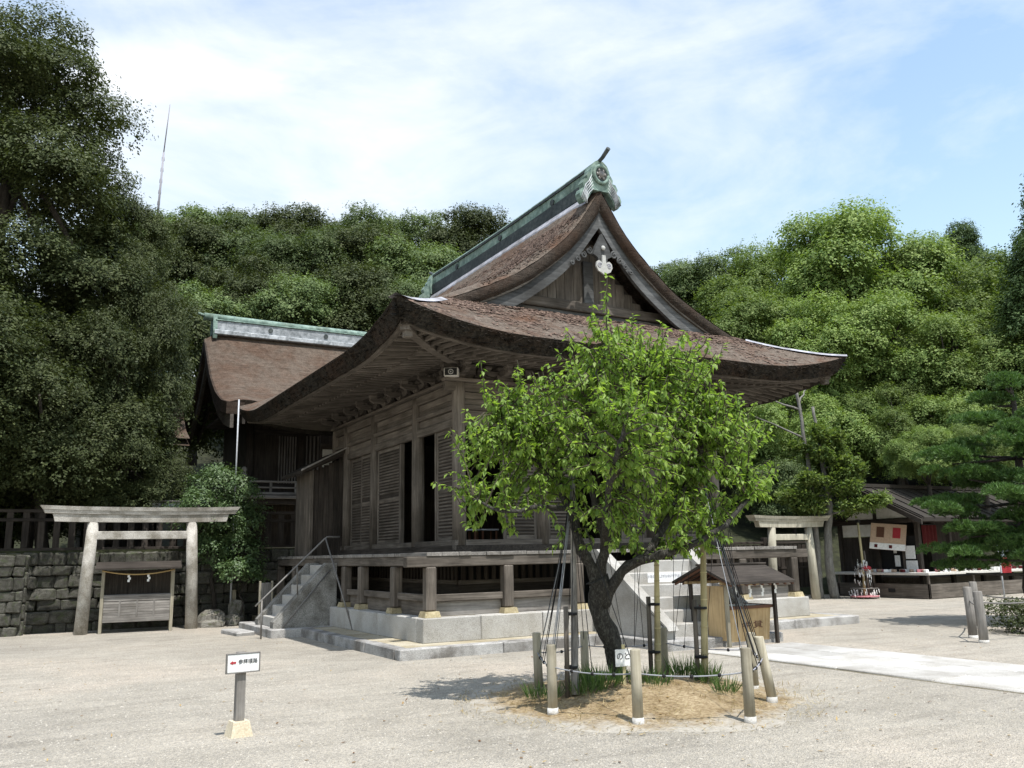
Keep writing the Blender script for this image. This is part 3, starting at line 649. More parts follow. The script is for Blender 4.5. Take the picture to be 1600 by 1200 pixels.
# carved pendant under the peak
def spiral(cx, cz, r0, r1, a0, turns, y, N=26): return [(cx+(r0+(r1-r0)*k/N)*math.cos(a0+turns*6.283*k/N), y, cz+(r0+(r1-r0)*k/N)*math.sin(a0+turns*6.283*k/N)) for k in range(N+1)]
yp = 1.5
g = MB().prism([(-.17, .42), (0, .72), (.17, .42), (.24, .22), (.13, .16), (.1, .02), (-.1, .02), (-.13, .16), (-.24, .22)], lambda a, z: (XC+a, yp, 7.75+z), lambda a, z: (XC+a, yp+.09, 7.75+z)).build('gable_pendant', 'bluewood_x', H)
hp = [(0, -.21), (.07, -.17), (.16, -.13), (.215, -.03), (.2, .06), (.14, .11), (.075, .085), (.05, .04), (.045, .24), (-.045, .24), (-.05, .04), (-.075, .085), (-.14, .11), (-.2, .06), (-.215, -.03), (-.16, -.13), (-.07, -.17)]
sc2 = MB().prism(hp, lambda a, z: (XC+a, yp-.045, 7.72+z), lambda a, z: (XC+a, yp-.004, 7.72+z)).build('scroll', 'scroll', g)
for s1 in (-1, 1): MB().tube(spiral(XC+s1*.125, 7.715, .062, .012, math.pi*(.5+.35*s1), -1.5*s1, yp-.046), .011, 5).build('scroll_groove', 'fabric', sc2)
MB().sphere((XC, yp-.03, 8.13), .055, 6, 10, (1, .6, 1)).build('boss', 'scroll', g)
for s1 in (-1, 1):                                       # carved fins either side
    B = MB()
    for q in range(4):
        cx_ = .33+q*.15; cz_ = 8.03-q*.11; B.tube(spiral(XC+s1*cx_, cz_, .085-.012*q, .02, 1.5, 1.3*s1, yp+.04), .022, 6); B.sphere((XC+s1*cx_, yp+.06, cz_), .07-.01*q, 5, 8, (1, .4, 1))
    B.build('carved_fin', 'bluewood_x', H)
# ridge
YR0, YR1 = 1.62, LY-1.45
def rz(y): return .06*(2*(y-YR0)/(YR1-YR0)-1)**2
def ridge_bar(name, x0, x1, z0, z1, mat, par, y0=YR0, y1=YR1):
    B = MB(); vs = []; N = 16
    for k in range(N):
        y = y0+(y1-y0)*k/(N-1); q = rz(y); vs += [(XC+x0, y, z0+q), (XC+x1, y, z0+q), (XC+x1, y, z1+q), (XC+x0, y, z1+q)]
    return B.add(vs, [(4*k+i, 4*k+(i+1) % 4, 4*k+4+(i+1) % 4, 4*k+4+i) for k in range(N-1) for i in range(4)]+[(0, 1, 2, 3), (4*N-4, 4*N-3, 4*N-2, 4*N-1)]).build(name, mat, par)
rg_ = ridge_bar('ridge', -.16, .16, 9.68, 9.93, 'copper', H)
ridge_bar('ridge_footing', -.21, .21, 9.38, 9.678, 'copper_dark', rg_); ridge_bar('ridge_band', -.19, .19, 9.932, 9.995, 'copper_dark', rg_)
B = MB(); N = 16
B.tube([(XC, YR0-.1+(YR1-YR0+.2)*k/(N-1), 10.03+rz(YR0+(YR1-YR0)*k/(N-1))) for k in range(N)], .115, 12); B.build('ridge_cap', 'copper', rg_)
for s1 in (-1, 1):
    B = MB(); vs = []
    for k in range(16):
        y = YR0+(YR1-YR0)*k/15; vs += [(XC+s1*.205, y, PR(.205)+.045), (XC+s1*.30, y, PR(.30)+.035), (XC+s1*.31, y, PR(.31)-.03)]
    B.add(vs, [(3*k+i, 3*k+i+1, 3*k+4+i, 3*k+3+i) for k in range(15) for i in (0, 1)]).build('ridge_flashing', 'lead', rg_)
for y in (3.2, 5.8, 8.4):
    for s1 in (-1, 1): MB().tube([(XC+s1*.16, y, 9.80), (XC+s1*.195, y, 9.80)], .08, 12).build('crest_boss', 'copper_dark', rg_)
# end ornaments of the ridge
for ye, sg in ((YR0-.16, 1), (YR1+.16, -1)):
    arch = [(-.30, 9.42), (-.31, 9.75), (-.29, 9.95), (-.22, 10.1), (-.1, 10.19), (0, 10.21), (.1, 10.19), (.22, 10.1), (.29, 9.95), (.31, 9.75), (.30, 9.42)]
    oni = MB().prism([(a*.86, 9.78+(z-9.78)*.92) for a, z in arch], lambda a, z: (XC+a, ye, z), lambda a, z: (XC+a, ye+sg*.26, z)).build('ridge_end_tile', 'copper', H)
    MB().tube([(XC, ye-.035*sg, 9.83), (XC, ye+.01*sg, 9.83)], .165, 20).build('end_disc', 'copper_dark', oni)
    B = MB(); B.tube([(XC+.19*math.cos(a), ye-.03*sg, 9.83+.2*math.sin(a)) for a in np.linspace(0, 6.283, 25)], .04, 6); B.build('disc_rim', 'copper', oni)
    B = MB(); B.sphere((XC, ye-.04*sg, 9.83), .09, 6, 8, (1, .5, 1))
    for k in range(6): B.sphere((XC+.1*math.cos(k*1.047), ye-.04*sg, 9.83+.1*math.sin(k*1.047)), .04, 4, 6, (1, .6, 1))
    B.build('flower_crest', 'greymetal', oni)
    for s1 in (-1, 1):
        fin = [(.2, 9.86), (.33, 9.88), (.40, 9.77), (.38, 9.68), (.47, 9.67), (.54, 9.55), (.50, 9.44), (.59, 9.38), (.64, 9.26), (.60, 9.14), (.53, 9.05), (.43, 9.10), (.34, 9.25), (.2, 9.45)]
        w_ = MB().prism([(a*.88, 9.78+(z-9.78)*.9) for a, z in fin], lambda a, z: (XC+s1*a, ye+sg*.02, z), lambda a, z: (XC+s1*a, ye+sg*.2, z)).build('cloud_fin', 'copper', oni)
        B = MB()
        for q in range(5):
            o_ = .06*q; B.tube([(XC+s1*(.23-.01*q), ye+sg*.01, 9.80-o_*1.3), (XC+s1*(.30), ye+sg*.005, 9.64-o_*1.1), (XC+s1*(.39-.2*o_), ye+sg*.01, 9.55-o_*1.0), (XC+s1*(.45-.3*o_), ye+sg*.005, 9.40-o_*.8), (XC+s1*(.53-.6*o_), ye+sg*.01, 9.2-o_*.4)], .013, 5)
        B.build('cloud_lines', 'copper_grey', w_)
    MB().tube([(XC, ye+.15*sg, 10.14), (XC, ye-.1*sg, 10.2), (XC, ye-.34*sg, 10.32)], [.045, .045, .05], 10).build('ridge_rod', 'copper_dark', oni)
# worn bark flakes over the lower front roof and beside the ridge
B = MB(); rf = random.Random(21)
def flake(x, y, z, nx2, ny2, sc):
    a = rf.gauss(0, .7)+(1.57 if abs(nx2) > abs(ny2) else 0); l, w = rf.uniform(.025, .085)*sc, rf.uniform(.007, .02)*sc; ca, sa = math.cos(a), math.sin(a); h = rf.uniform(.006, .028)
    P = []
    for (p, q) in ((-l, -w), (l, -w), (l, w), (-l, w)):
        dx, dy = ca*p-sa*q, sa*p+ca*q; P.append((x+dx, y+dy, z+(nx2*dx+ny2*dy)+h+rf.uniform(-.008, .012)))
    B.add(P, [(0, 1, 2, 3)])
for k in range(15000):
    e = .95+1.3*rf.random()**.6 if rf.random() < .93 else rf.uniform(.05, 1.2); x = rf.uniform(EX0+e+.05, EX1-e-.05)
    if rf.random() > .55+.45*math.sin(x*2.3+e*3): continue
    z = zs(min(e, 1.7), min(x-EX0, EX1-x))+max(0, e-1.7)*.2; s = (zs(e+.05, 3)-zs(e-.05, 3))/.1 if e < 1.7 else .2; flake(x, EY0+e, z, 0, s, 1.)
for k in range(5200):
    y = 1.55+2.4*rf.random()**.8 if rf.random() < .6 else rf.uniform(1.6, 9.8); d = .5+rf.random()**1.5*(2.6 if y < 3 else 1.6); s = (PR(d+.05)-PR(d-.05))/.1
    flake(XC-d, y, PR(d)-.17*max(0, 1-(y-YV0)/.55)**2, -s, 0, .7)
B.build('bark_flakes', 'flake', roof, kind='stuff')

# things in and on the hall
sp = thing('loudspeaker', 'small square loudspeaker on the corner bracket of the worship hall', 'loudspeaker', (1.80, 1.83, 5.12), math.radians(-35))
cbx('cabinet', (-.14, -.08, -.085), (.14, .08, .085), 'whitewood', sp, .012); cbx('grille', (-.12, -.088, -.07), (.12, -.081, .07), 'black', sp, .003)
B = MB(); B.tube([(.045*math.cos(a), -.092, .045*math.sin(a)) for a in np.linspace(0, 6.283, 20)], .009, 6); B.sphere((0, -.092, 0), .018, 5, 8); B.build('speaker_ring', 'scroll', sp)
cbx('bracket', (-.03, .08, -.13), (.03, .2, -.085), 'greymetal', sp, .004)
for i, x in enumerate((2.62, 3.12)):
    st = thing('offering_stand', ('low stand with pale top just inside the hall, next to the corner column', 'low stand with pale top just inside the hall, beside the battened door')[i], 'stand', (x, 2.95, 1.8), 0, 'low stands inside the hall')
    cbx('top', (-.2, -.16, .3), (.2, .16, .33), 'palegrey', st, .005)
    for a in (-.16, .16):
        for b_ in (-.12, .12): cbx('leg', (a-.018, b_-.018, 0), (a+.018, b_+.018, .3), 'brownpaint', st, .004)
ln = thing('hanging_lantern', 'small amber lantern hanging in the dark doorway of the hall', 'lantern', (2.75, 5.75, 3.0))
MB().tube([(0, 0, -.11), (0, 0, -.02), (0, 0, .1)], [.06, .085, .07], 6).build('lantern_body', 'lampglow', ln); MB().tube([(0, 0, .1), (0, 0, .14), (0, 0, .17)], [.11, .06, .02], 6).build('lantern_roof', 'black', ln); MB().tube([(0, 0, .17), (0, 0, 1.68)], .006, 5).build('chain', 'black', ln)
# ================================================================ STAIRS
fs_ = thing('front_staircase', 'pale stone front steps with sloping side walls before the worship hall', 'staircase', (XC, 0, 0))
for k in range(7):
    z1 = .16+(k+1)*.213 if k < 6 else 1.60; y0 = -1.12+k*.28
    MB().cbox((-.93, y0, 0.0), (.93, .84, z1), .016, None, .005, rnd).build('step', 'granite', fs_) if k < 6 else None
for s1 in (-1, 1):
    a, b_ = s1*.935, s1*1.12
    poly = [(-1.38, .16), (-1.38, .30), (.56, 1.63), (.83, 1.63), (.83, .16)]
    MB().prism(poly, lambda y, z: (a, y, z), lambda y, z: (b_, y, z)).build('side_wall', 'granite', fs_)
    MB().prism([(-1.46, .30), (-1.42, .36), (.53, 1.665), (.84, 1.665), (.84, 1.60), (.57, 1.60)], lambda y, z: (a-s1*.02, y, z+.004), lambda y, z: (b_+s1*.02, y, z+.004)).build('coping_stone', 'granite', fs_)
MB().cbox((-1.32, -1.62, -.05), (1.32, .2, .158), .015).build('base_slab', 'kerbstone', fs_)
sg = thing('stair_notice', 'small white notice with faint lettering on the front stone steps', 'sign', (5.22, -.285+.14, 1.13))
cbx('panel', (-.40, -.004, -.085), (.40, .004, .085), 'white', sg, .002)
link('lettering', text_mesh('lettering', '土足のまま上がらないで下さい', .058, 'fabric'), sg, (0, -.0065, .02), (math.pi/2, 0, 0))
ss = thing('side_staircase', 'grey stone side steps with wide sloping cheek beside the hall veranda', 'staircase', (0, 0, 0))
MB().cbox((-.63, 5.45, -.05), (.70, 8.45, .172), .015).build('base_slab', 'kerbstone', ss)
for k in range(6):
    MB().cbox((-.42+k*.21, 5.98, .17), (.82, 7.05, .17+(k+1)*.215), .014, None, .005, rnd).build('step', 'granite', ss)
for ya, yb in ((5.72, 5.975), (7.055, 7.31)):
    MB().prism([(-.52, .172), (-.52, .30), (.62, 1.50), (.84, 1.50), (.84, .172)], lambda x, z: (x, ya, z), lambda x, z: (x, yb, z)).build('cheek_wall', 'wallcheek', ss)
st = thing('stepping_stone', 'low flat grey stone on the gravel before the side steps', 'stone', (-.95, 7.05, 0), .1)
MB().cbox((-.2, -.55, -.04), (.2, .55, .085), .02, None, .012, rnd).build('slab', 'kerbstone', st)
hr = thing('handrail', 'thin grey pipe handrail climbing beside the side stone steps', 'handrail', (0, 0, 0))
MB().tube([(-.95, 5.52, .66), (-.82, 5.52, .78), (.50, 5.56, 2.02), (.56, 5.57, 2.06), (.85, 5.6, 2.06)], .02, 8).build('rail', 'greymetal', hr)
MB().tube([(-.82, 5.50, 0), (-.82, 5.52, .78)], .018, 8).build('post', 'greymetal', hr); MB().tube([(-.02, 5.72, .85), (-.1, 5.53, 1.45)], .016, 8).build('post', 'greymetal', hr)
MB().tube([(.71, 4.25, .17), (.52, 5.56, 2.03)], .018, 8).build('brace', 'greymetal', hr); MB().tube([(-.35, 5.62, .19), (.66, 5.66, 1.35)], .016, 8).build('lower_bar', 'greymetal', hr)
wp = thing('wooden_screen', 'narrow upright wooden screen standing beside the side stone steps', 'screen', (-.20, 7.75, .172), math.radians(12))
for k in range(4): cbx('slat', (-.13+k*.067, -.012, .08), (-.13+k*.067+.062, .012, .9), 'gwood_z', wp, .004)
for a in (-.16, .14): cbx('post', (a, -.025, 0), (a+.04, .025, .94), 'palewood_z', wp, .005)
cbx('foot', (-.2, -.1, 0), (.2, .1, .05), 'gwood_x', wp, .006)
# ================================================================ LEAN-TO and connecting wing
lt = thing('lean_to', 'plank lean-to with dark sloping roof against the far end of the hall', 'lean-to', (0, 0, 0))
k = 1.22
while k < 1.95: cbx('plank', (k, 8.86, 1.67), (k+.125, 8.89, 3.86+.5*(k-1.22)), 'dwood_z', lt, .004); k += .13
cbx('corner_post', (1.12, 8.83, 1.67), (1.21, 8.93, 3.84), 'wood_z', lt, .008)
for q in range(8): cbx('plank', (1.14, 8.94+q*.16, 1.67), (1.17, 8.94+q*.16+.155, 3.84), 'wood_z', lt, .004)
MB().prism([(.82, 3.74), (.82, 3.81), (2.0, 4.42), (2.0, 4.32)], lambda x, z: (x, 8.55, z), lambda x, z: (x, 10.5, z)).build('roof', 'dwood_y', lt); MB().prism([(.79, 3.785), (.79, 3.83), (2.0, 4.46), (2.0, 4.425)], lambda x, z: (x, 8.5, z), lambda x, z: (x, 8.56, z)).build('verge_board', 'gwood_x', lt)
for q in range(9): MB().prism([(.82, 3.69), (.82, 3.738), (1.95, 4.29), (1.95, 4.24)], lambda x, z: (x, 8.62+q*.22, z), lambda x, z: (x, 8.67+q*.22, z)).build('rafter', 'dwood_x', lt)
wg = thing('connecting_wing', 'narrow timber wing with one white plaster panel between the two halls', 'building', (0, 0, 0))
MB().box((2.3, 11.9, 1.9), (8.2, 12.0, 5.3)).build('wall', 'dwood_z', wg); cbx('plaster_panel', (2.36, 11.86, 4.25), (3.4, 11.9, 4.78), 'plaster', wg, .004); cbx('rail', (2.3, 11.84, 4.78), (8.2, 11.9, 4.95), 'dwood_x', wg)
for q in range(7): cbx('lattice_bar', (2.3+q*.11, 11.85, 3.2), (2.33+q*.11, 11.89, 4.2), 'gwood_z', wg, .004)

# ================================================================ TORII
def torii(cx, cy, gap, h, label, mat, over=1.0, r=.135, lean=.11):
    t = thing('torii', label, 'torii', (cx, cy, 0), 0, 'torii gates beside the hall')
    for s1 in (-1, 1):
        MB().tube([(s1*gap/2, 0, -.1), (s1*(gap/2-lean*.5), 0, h*.5), (s1*(gap/2-lean), 0, h-.30)], [r*1.08, r, r*.92], 20).build('pillar', mat, t)
    w = gap/2+over-lean
    def beam(name, w0, w1, z0, z1, th, c):
        B = MB(); vs = []; N = 13
        for k in range(N):
            u = -1+2*k/(N-1); up = c*abs(u)**2.4
            vs += [(u*w0, -th, z0+up), (u*w0, th, z0+up), (u*w1, th*1.12, z1+up), (u*w1, -th*1.12, z1+up)]
        return B.add(vs, [(4*k+i, 4*k+(i+1) % 4, 4*k+4+(i+1) % 4, 4*k+4+i) for k in range(N-1) for i in range(4)]+[(0, 1, 2, 3), (4*N-4, 4*N-3, 4*N-2, 4*N-1)]).build(name, mat, t)
    beam('lower_lintel', w-.27, w-.22, h-.30, h-.12, .10, .02); beam('top_lintel', w-.06, w-.02, h-.118, h-.04, .14, .03); beam('top_lintel_cap', w-.02, w+.05, h-.038, h+.05, .17, .035)
    cbx('tie_beam', (-gap/2+lean*.8, -.06, h-.70), (gap/2-lean*.8, .06, h-.51), mat, t, .01)
    return t
torii(-2.71, 9.6, 2.42, 2.84, 'grey stone torii before the dark retaining wall, roofed stand between its pillars', 'torii_stone', 1.08)
torii(16.25, 7.0, 1.86, 2.58, 'pale weathered torii on the right, behind the end of the hall veranda', 'twood_z', .86, .13)
# roofed stand inside the left torii
bs = thing('roofed_stand', 'low roofed wooden stand with straw rope and paper strips under the torii', 'stand', (-2.77, 9.42, 0), math.radians(-6))
for a in (-.76, .76):
    for b_ in (0, .5): cbx('post', (a-.035, b_-.035, 0), (a+.035, b_+.035, 1.46), 'palewood_z', bs, .006)
cbx('counter', (-.73, -.03, .80), (.73, .5, .86), 'gwood_x', bs, .006); cbx('apron', (-.72, -.02, .72), (.72, .005, .798), 'gwood_x', bs, .005); cbx('bottom_rail', (-.72, -.03, .24), (.72, .03, .34), 'gwood_x', bs, .006)
for q in range(6): cbx('panel_board', (-.72, -.012, .342+q*.062), (.72, .012, .342+q*.062+.058), 'gwood_x', bs, .004)
for a in (-.37, 0, .37): cbx('batten', (a-.02, -.026, .34), (a+.02, -.013, .72), 'gwood_z', bs, .004)
cbx('back_board', (-.74, .49, .2), (.74, .52, 1.42), 'dwood_z', bs)
MB().prism([(-.30, 1.44), (-.30, 1.48), (.25, 1.62), (.72, 1.50), (.72, 1.46), (.25, 1.57)], lambda y, z: (-.93, y, z), lambda y, z: (.93, y, z)).build('roof', 'dwood_x', bs)
def rope_thing(name, label, p0, p1, sag, r, mat, loc=(0, 0, 0), nz=3, ts=None, size=.10):
    t = thing(name, label, 'rope', loc); N = 14
    P = [(p0[0]+(p1[0]-p0[0])*k/N, p0[1]+(p1[1]-p0[1])*k/N, p0[2]+(p1[2]-p0[2])*k/N-sag*(1-(2*k/N-1)**2)) for k in range(N+1)]
    MB().tube(P, r, 7).build('rope', mat, t)
    for q in (ts or []):
        i = min(N-1, int(q*N)); f = q*N-i; a = [P[i][j]+(P[i+1][j]-P[i][j])*f for j in range(3)]; B = MB()
        for w in range(3): B.add([(a[0]-.02+.022*(w % 2), a[1]-.02-.004*w, a[2]-r-size/3*w), (a[0]+.03+.022*(w % 2), a[1]-.02-.004*w, a[2]-r-size/3*w), (a[0]+.03+.022*(w % 2), a[1]-.022-.004*w, a[2]-r-size/3*(w+1)), (a[0]-.02+.022*(w % 2), a[1]-.022-.004*w, a[2]-r-size/3*(w+1))], [(0, 1, 2, 3)])
        B.build('paper_streamer', 'paper', t)
    return t
rope_thing('straw_rope', 'straw rope with white paper zigzags across the stand under the torii', (-3.56, 9.44, 1.42), (-2.0, 9.28, 1.42), .10, .016, 'straw', ts=[.36, .63], size=.16)
# low posts at the wall foot
for i, (x, y, h, lb) in enumerate([(-5.36, 10.6, .95, 'thin pale post at the foot of the wall, far left'), (-.37, 10.3, .82, 'thin pale post beside the leafy shrub near the side steps')]):
    p = thing('marker_post', lb, 'post', (x, y, 0), .2); cbx('shaft', (-.04, -.04, 0), (.04, .04, h), 'palewood_z', p, .008); cbx('cap', (-.045, -.045, h), (.045, .045, h+.03), 'palewood_z', p, .01)
# ================================================================ SIGN POST
sp = thing('direction_sign', 'small white direction sign with red arrow on a short grey post', 'sign', (-3.42, -4.46, 0), math.radians(6))
MB().add([(-.105, -.105, -.01), (.105, -.105, -.01), (.105, .105, -.01), (-.105, .105, -.01), (-.075, -.075, .135), (.075, -.075, .135), (.075, .075, .135), (-.075, .075, .135)], [(0, 3, 2, 1), (4, 5, 6, 7), (0, 1, 5, 4), (1, 2, 6, 5), (2, 3, 7, 6), (3, 0, 4, 7)]).build('base_block', 'signbase', sp)
cbx('post', (-.043, -.036, .13), (.04, .04, .75), 'gwood_z', sp, .006)
bd = cbx('board', (-.15, -.062, .575), (.15, -.042, .735), 'white', sp, .002)
for a, b_ in (((-.16, -.068, .565), (-.149, -.036, .745)), ((.149, -.068, .565), (.16, -.036, .745)), ((-.148, -.067, .565), (.148, -.037, .573)), ((-.148, -.067, .737), (.148, -.037, .745))): cbx('frame', a, b_, 'greymetal', bd, .002)
MB().prism([(-.128, .662), (-.101, .680), (-.101, .671), (-.07, .671), (-.07, .653), (-.101, .653), (-.101, .644)], lambda x, z: (x, -.0655, z), lambda x, z: (x, -.0625, z)).build('arrow', 'red', bd)
link('lettering', text_mesh('lettering', '参拝順路', .046, 'ink'), bd, (.042, -.0645, .665), (math.pi/2, 0, 0))
# ================================================================ OFFERTORY SHELTER
sh = thing('offering_shelter', 'small roofed wooden shelter with thin posts before the front steps', 'shelter', (5.80, -1.28, 0))
for a in (-.56, .56):
    for b_ in (-.45, .45): cbx('post', (a-.03, b_-.03, 0), (a+.03, b_+.03, 1.02), 'palewood_z' if b_ < 0 and a < 0 else 'dwood_z', sh, .006)
for b_ in (-.45, .45): cbx('beam', (-.68, b_-.03, 1.02), (.72, b_+.03, 1.07), 'tanwood_z', sh, .006)
for s1 in (-1, 1): MB().prism([(0, 1.31), (0, 1.35), (s1*.74, 1.07), (s1*.74, 1.03)], lambda y, z: (-.74, y, z), lambda y, z: (.80, y, z)).build('roof_slope', 'dwood_x', sh)
for q in range(9):
    for s1 in (-1, 1): MB().prism([(0, 1.275), (0, 1.308), (s1*.72, 1.033), (s1*.72, 1.0)], lambda y, z: (-.70+q*.18, y, z), lambda y, z: (-.66+q*.18, y, z)).build('rafter', 'brownpaint', sh)
cbx('ridge_board', (-.76, -.06, 1.34), (.82, .06, 1.375), 'dwood_x', sh, .006)
for s1 in (-1,): MB().prism([(-.42, .10), (.0, .10), (.0, 1.0), (-.42, 1.0)], lambda y, z: (-.60, y, z), lambda y, z: (-.58, y, z)).build('side_panel', 'tanwood_z', sh)
ob = thing('offertory_box', 'pale wooden offertory box with dark characters under the small shelter', 'offertory box', (5.84, -1.30, 0))
B = MB()
MB().add([(-.44, -.32, .06), (.44, -.32, .06), (.44, .30, .06), (-.44, .30, .06), (-.48, -.36, .60), (.48, -.36, .60), (.48, .34, .60), (-.48, .34, .60)], [(0, 3, 2, 1), (4, 5, 6, 7), (0, 1, 5, 4), (1, 2, 6, 5), (2, 3, 7, 6), (3, 0, 4, 7)]).build('body', 'tanwood_z', ob)
for a in (-.4, .4): cbx('foot', (a-.05, -.3, 0), (a+.05, .28, .06), 'brownpaint', ob)
cbx('rim', (-.52, -.40, .602), (.52, -.33, .655), 'brownpaint', ob); cbx('rim', (-.52, .31, .602), (.52, .38, .655), 'brownpaint', ob); cbx('rim', (-.52, -.328, .602), (-.46, .308, .655), 'brownpaint', ob); cbx('rim', (.46, -.328, .602), (.52, .308, .655), 'brownpaint', ob)
for q in range(8): cbx('grate_bar', (-.455, -.30+q*.08, .61), (.455, -.27+q*.08, .645), 'whitewood', ob, .004)
for tx_, xx in (('奉', -.10), ('賽', .17)): link('lettering', text_mesh('lettering', tx_, .24, 'brownpaint'), ob, (xx, -.346, .36), (math.pi/2-.075, 0, 0))
rope_thing('paper_rope', 'straw cord with white paper streamers under the small shelter roof', (5.24, -1.78, 1.06), (6.36, -1.78, 1.07), .05, .012, 'straw', ts=[.12, .42, .68, .96], size=.2)
# ================================================================ PLUM TREE ENCLOSURE
mb = MB(); vs = []; Nr, Na = 14, 48; rm = random.Random(2); fs = []
for i in range(Nr):
    for k in range(Na):
        a = 2*math.pi*k/Na; R0 = 1.95+.16*math.sin(3*a+1)+.1*math.sin(7*a); q = i/(Nr-1); r = R0*q
        h = .20*(.5+.5*math.cos(math.pi*q)) + .018*math.sin(9*a+6*q)*(1-q) + rm.uniform(-.006, .006)*(q < .95)
        vs.append((MOUND[0]+r*math.cos(a), MOUND[1]+r*math.sin(a), h+.004 if q < 1 else -.01))
for i in range(Nr-1):
    for k in range(Na): fs.append((i*Na+k, (i+1)*Na+k, (i+1)*Na+(k+1) % Na, i*Na+(k+1) % Na))
MB().add(vs, fs, True).build('earth_mound', 'earth', kind='structure')
def mz(x, y): q = min(1, math.hypot(x-MOUND[0], y-MOUND[1])/1.95); return .20*(.5+.5*math.cos(math.pi*q))
PF = [(.08, -4.07, .69, (0, .03), 'back-left post of the plum tree ring, leaning left'), (-.50, -5.30, .69, (0, 0), 'round post of the plum tree ring on its left front'), (-.13, -6.22, .69, (0, 0), 'round post of the plum tree ring nearest the camera in the middle'),
      (.75, -6.78, .69, (0, .0), 'round post of the plum tree ring at its right front'), (1.73, -6.10, .69, (-.09, .04), 'leaning round post at the right end of the plum tree ring'), (.93, -3.78, .64, (0, 0), 'dark post at the back of the plum tree ring, left of the trunk'),
      (1.88, -4.16, .66, (0, 0), 'post at the back of the plum tree ring, right of the trunk'), (2.15, -5.42, .66, (0, 0), 'short-looking post half hidden behind the right posts of the plum tree ring')]
PTOP = []
for x, y, h, ln_, lb in PF:
    t = thing('ring_post', lb, 'post', (x, y, 0), 0, 'round posts around the plum tree')
    MB().tube([(0, 0, .07), (ln_[0]*.5, ln_[1]*.5, h*.55), (ln_[0], ln_[1], h-.008), (ln_[0], ln_[1], h)], [.052, .051, .05, .046], 16).build('shaft', 'palewood_z', t)
    MB().tube([(0, 0, -.02), (0, 0, .075)], [.06, .056], 16).build('concrete_foot', 'concrete', t); PTOP.append((x+ln_[0]*.68, y+ln_[1]*.68, .47))
order = [0, 1, 2, 3, 4, 7, 6, 5]
lbs = ['rail between the two left posts of the plum tree ring', 'pale rail from the left front post to the middle front post', 'pale rail from the middle front post to the right front post', 'short cord between the two right posts of the plum tree ring',
       'cord behind the right posts of the plum tree ring', 'dark cord along the back right of the plum tree ring', 'dark cord along the back of the plum tree ring behind the trunk', 'cord from the back-left post to the post left of the trunk']
ringpts = []
for q in range(8):
    a, b_ = Vector(PTOP[order[q]]), Vector(PTOP[order[(q+1) % 8]]); t = thing('ring_rope', lbs[q], 'rope', (0, 0, 0), 0, 'ropes of the plum tree ring')
    P = [a.lerp(b_, k/8)-Vector((0, 0, .035*(1-(k/4-1)**2))) for k in range(9)]; MB().tube(P, .007, 7).build('rope', 'rope_white' if q < 3 else 'fabric', t); ringpts.append(P)
    for k in (2, 4, 6): MB().sphere(P[k], .02, 5, 7).build('knot', 'rope_black', t)
# props and stakes that hold the branches up
props = [((-.03, -5.0), (.33, -4.55, 2.55), 'gwood_z', 'weathered grey pole propping the left branches of the plum tree', [0, 1, 7]), ((1.40, -4.62), (1.45, -4.65, 1.68), 'bamboo', 'short bamboo pole with dark stake right of the plum trunk', []), ((1.70, -5.10), (1.68, -5.30, 2.68), 'bamboo', 'tall bamboo pole propping the right branches of the plum tree', [3, 4])]
for (bx_, by_), tp, mt, lb, segs in props:
    t = thing('branch_prop', lb, 'pole', (bx_, by_, mz(bx_, by_)), 0, 'poles propping the plum tree'); z0 = mz(bx_, by_); T = Vector((tp[0]-bx_, tp[1]-by_, tp[2]-z0)); N = 10
    MB().tube([T*(k/N) for k in range(N+1)], [.043-.016*k/N for k in range(N+1)], 12).build('pole', mt, t)
    for k in range(1, 8): 
        P = T*(k/8.3); MB().tube([P-Vector((0, 0, .006)), P+Vector((0, 0, .006))], .0475-.016*k/8.3, 12).build('node', mt, t) if mt == 'bamboo' else None
    MB().tube([(-.075, .03, -.02), (-.07, .03, .5), (-.065, .03, .92)], .027, 12).build('stake', 'wood_z', t)
    for zz in (.28, .83):
        c = T*(zz/T.z); MB().tube([(c.x-.04, c.y+.015, zz-.014), (c.x-.04, c.y+.015, zz+.014)], .075, 12).build('tie', 'rope_black', t)
    rc = random.Random(len(lb))
    for sgm in segs:
        for q in range(6):
            P = ringpts[sgm if sgm < 7 else 7][rc.randint(0, 8)]; e = Vector(P)-Vector((bx_, by_, z0)); s = T*rc.uniform(.86, 1.0); MB().tube([s, s.lerp(e, .5)+Vector((0, 0, -.03)), e], .0042, 4).build('cord', 'rope_black' if q % 3 else 'rope_white', t)
rc = random.Random(44); t = thing('guy_cords', 'fan of thin dark cords from the plum branches to the back rope', 'cords')
for q in range(14):
    P = Vector(ringpts[5+q % 2][rc.randint(1, 7)]); s = Vector((P.x+rc.uniform(-.5, .3), P.y-rc.uniform(.1, .5), rc.uniform(1.9, 2.2))); MB().tube([P, s], .0032, 4).build('cord', 'rope_black', t)
pl = thing('plaque', 'small white handwritten plaque on a stick at the plum trunk', 'sign', (.53, -5.14, .14), math.radians(-12))
cbx('stick', (-.018, 0, -.05), (.018, .02, .47), 'bamboo', pl, .004); cbx('board', (-.105, -.012, .24), (.105, -.001, .42), 'white', pl, .003); link('lettering', text_mesh('lettering', 'のと', .085, 'ink'), pl, (-.01, -.0145, .345), (math.pi/2, 0, 0))
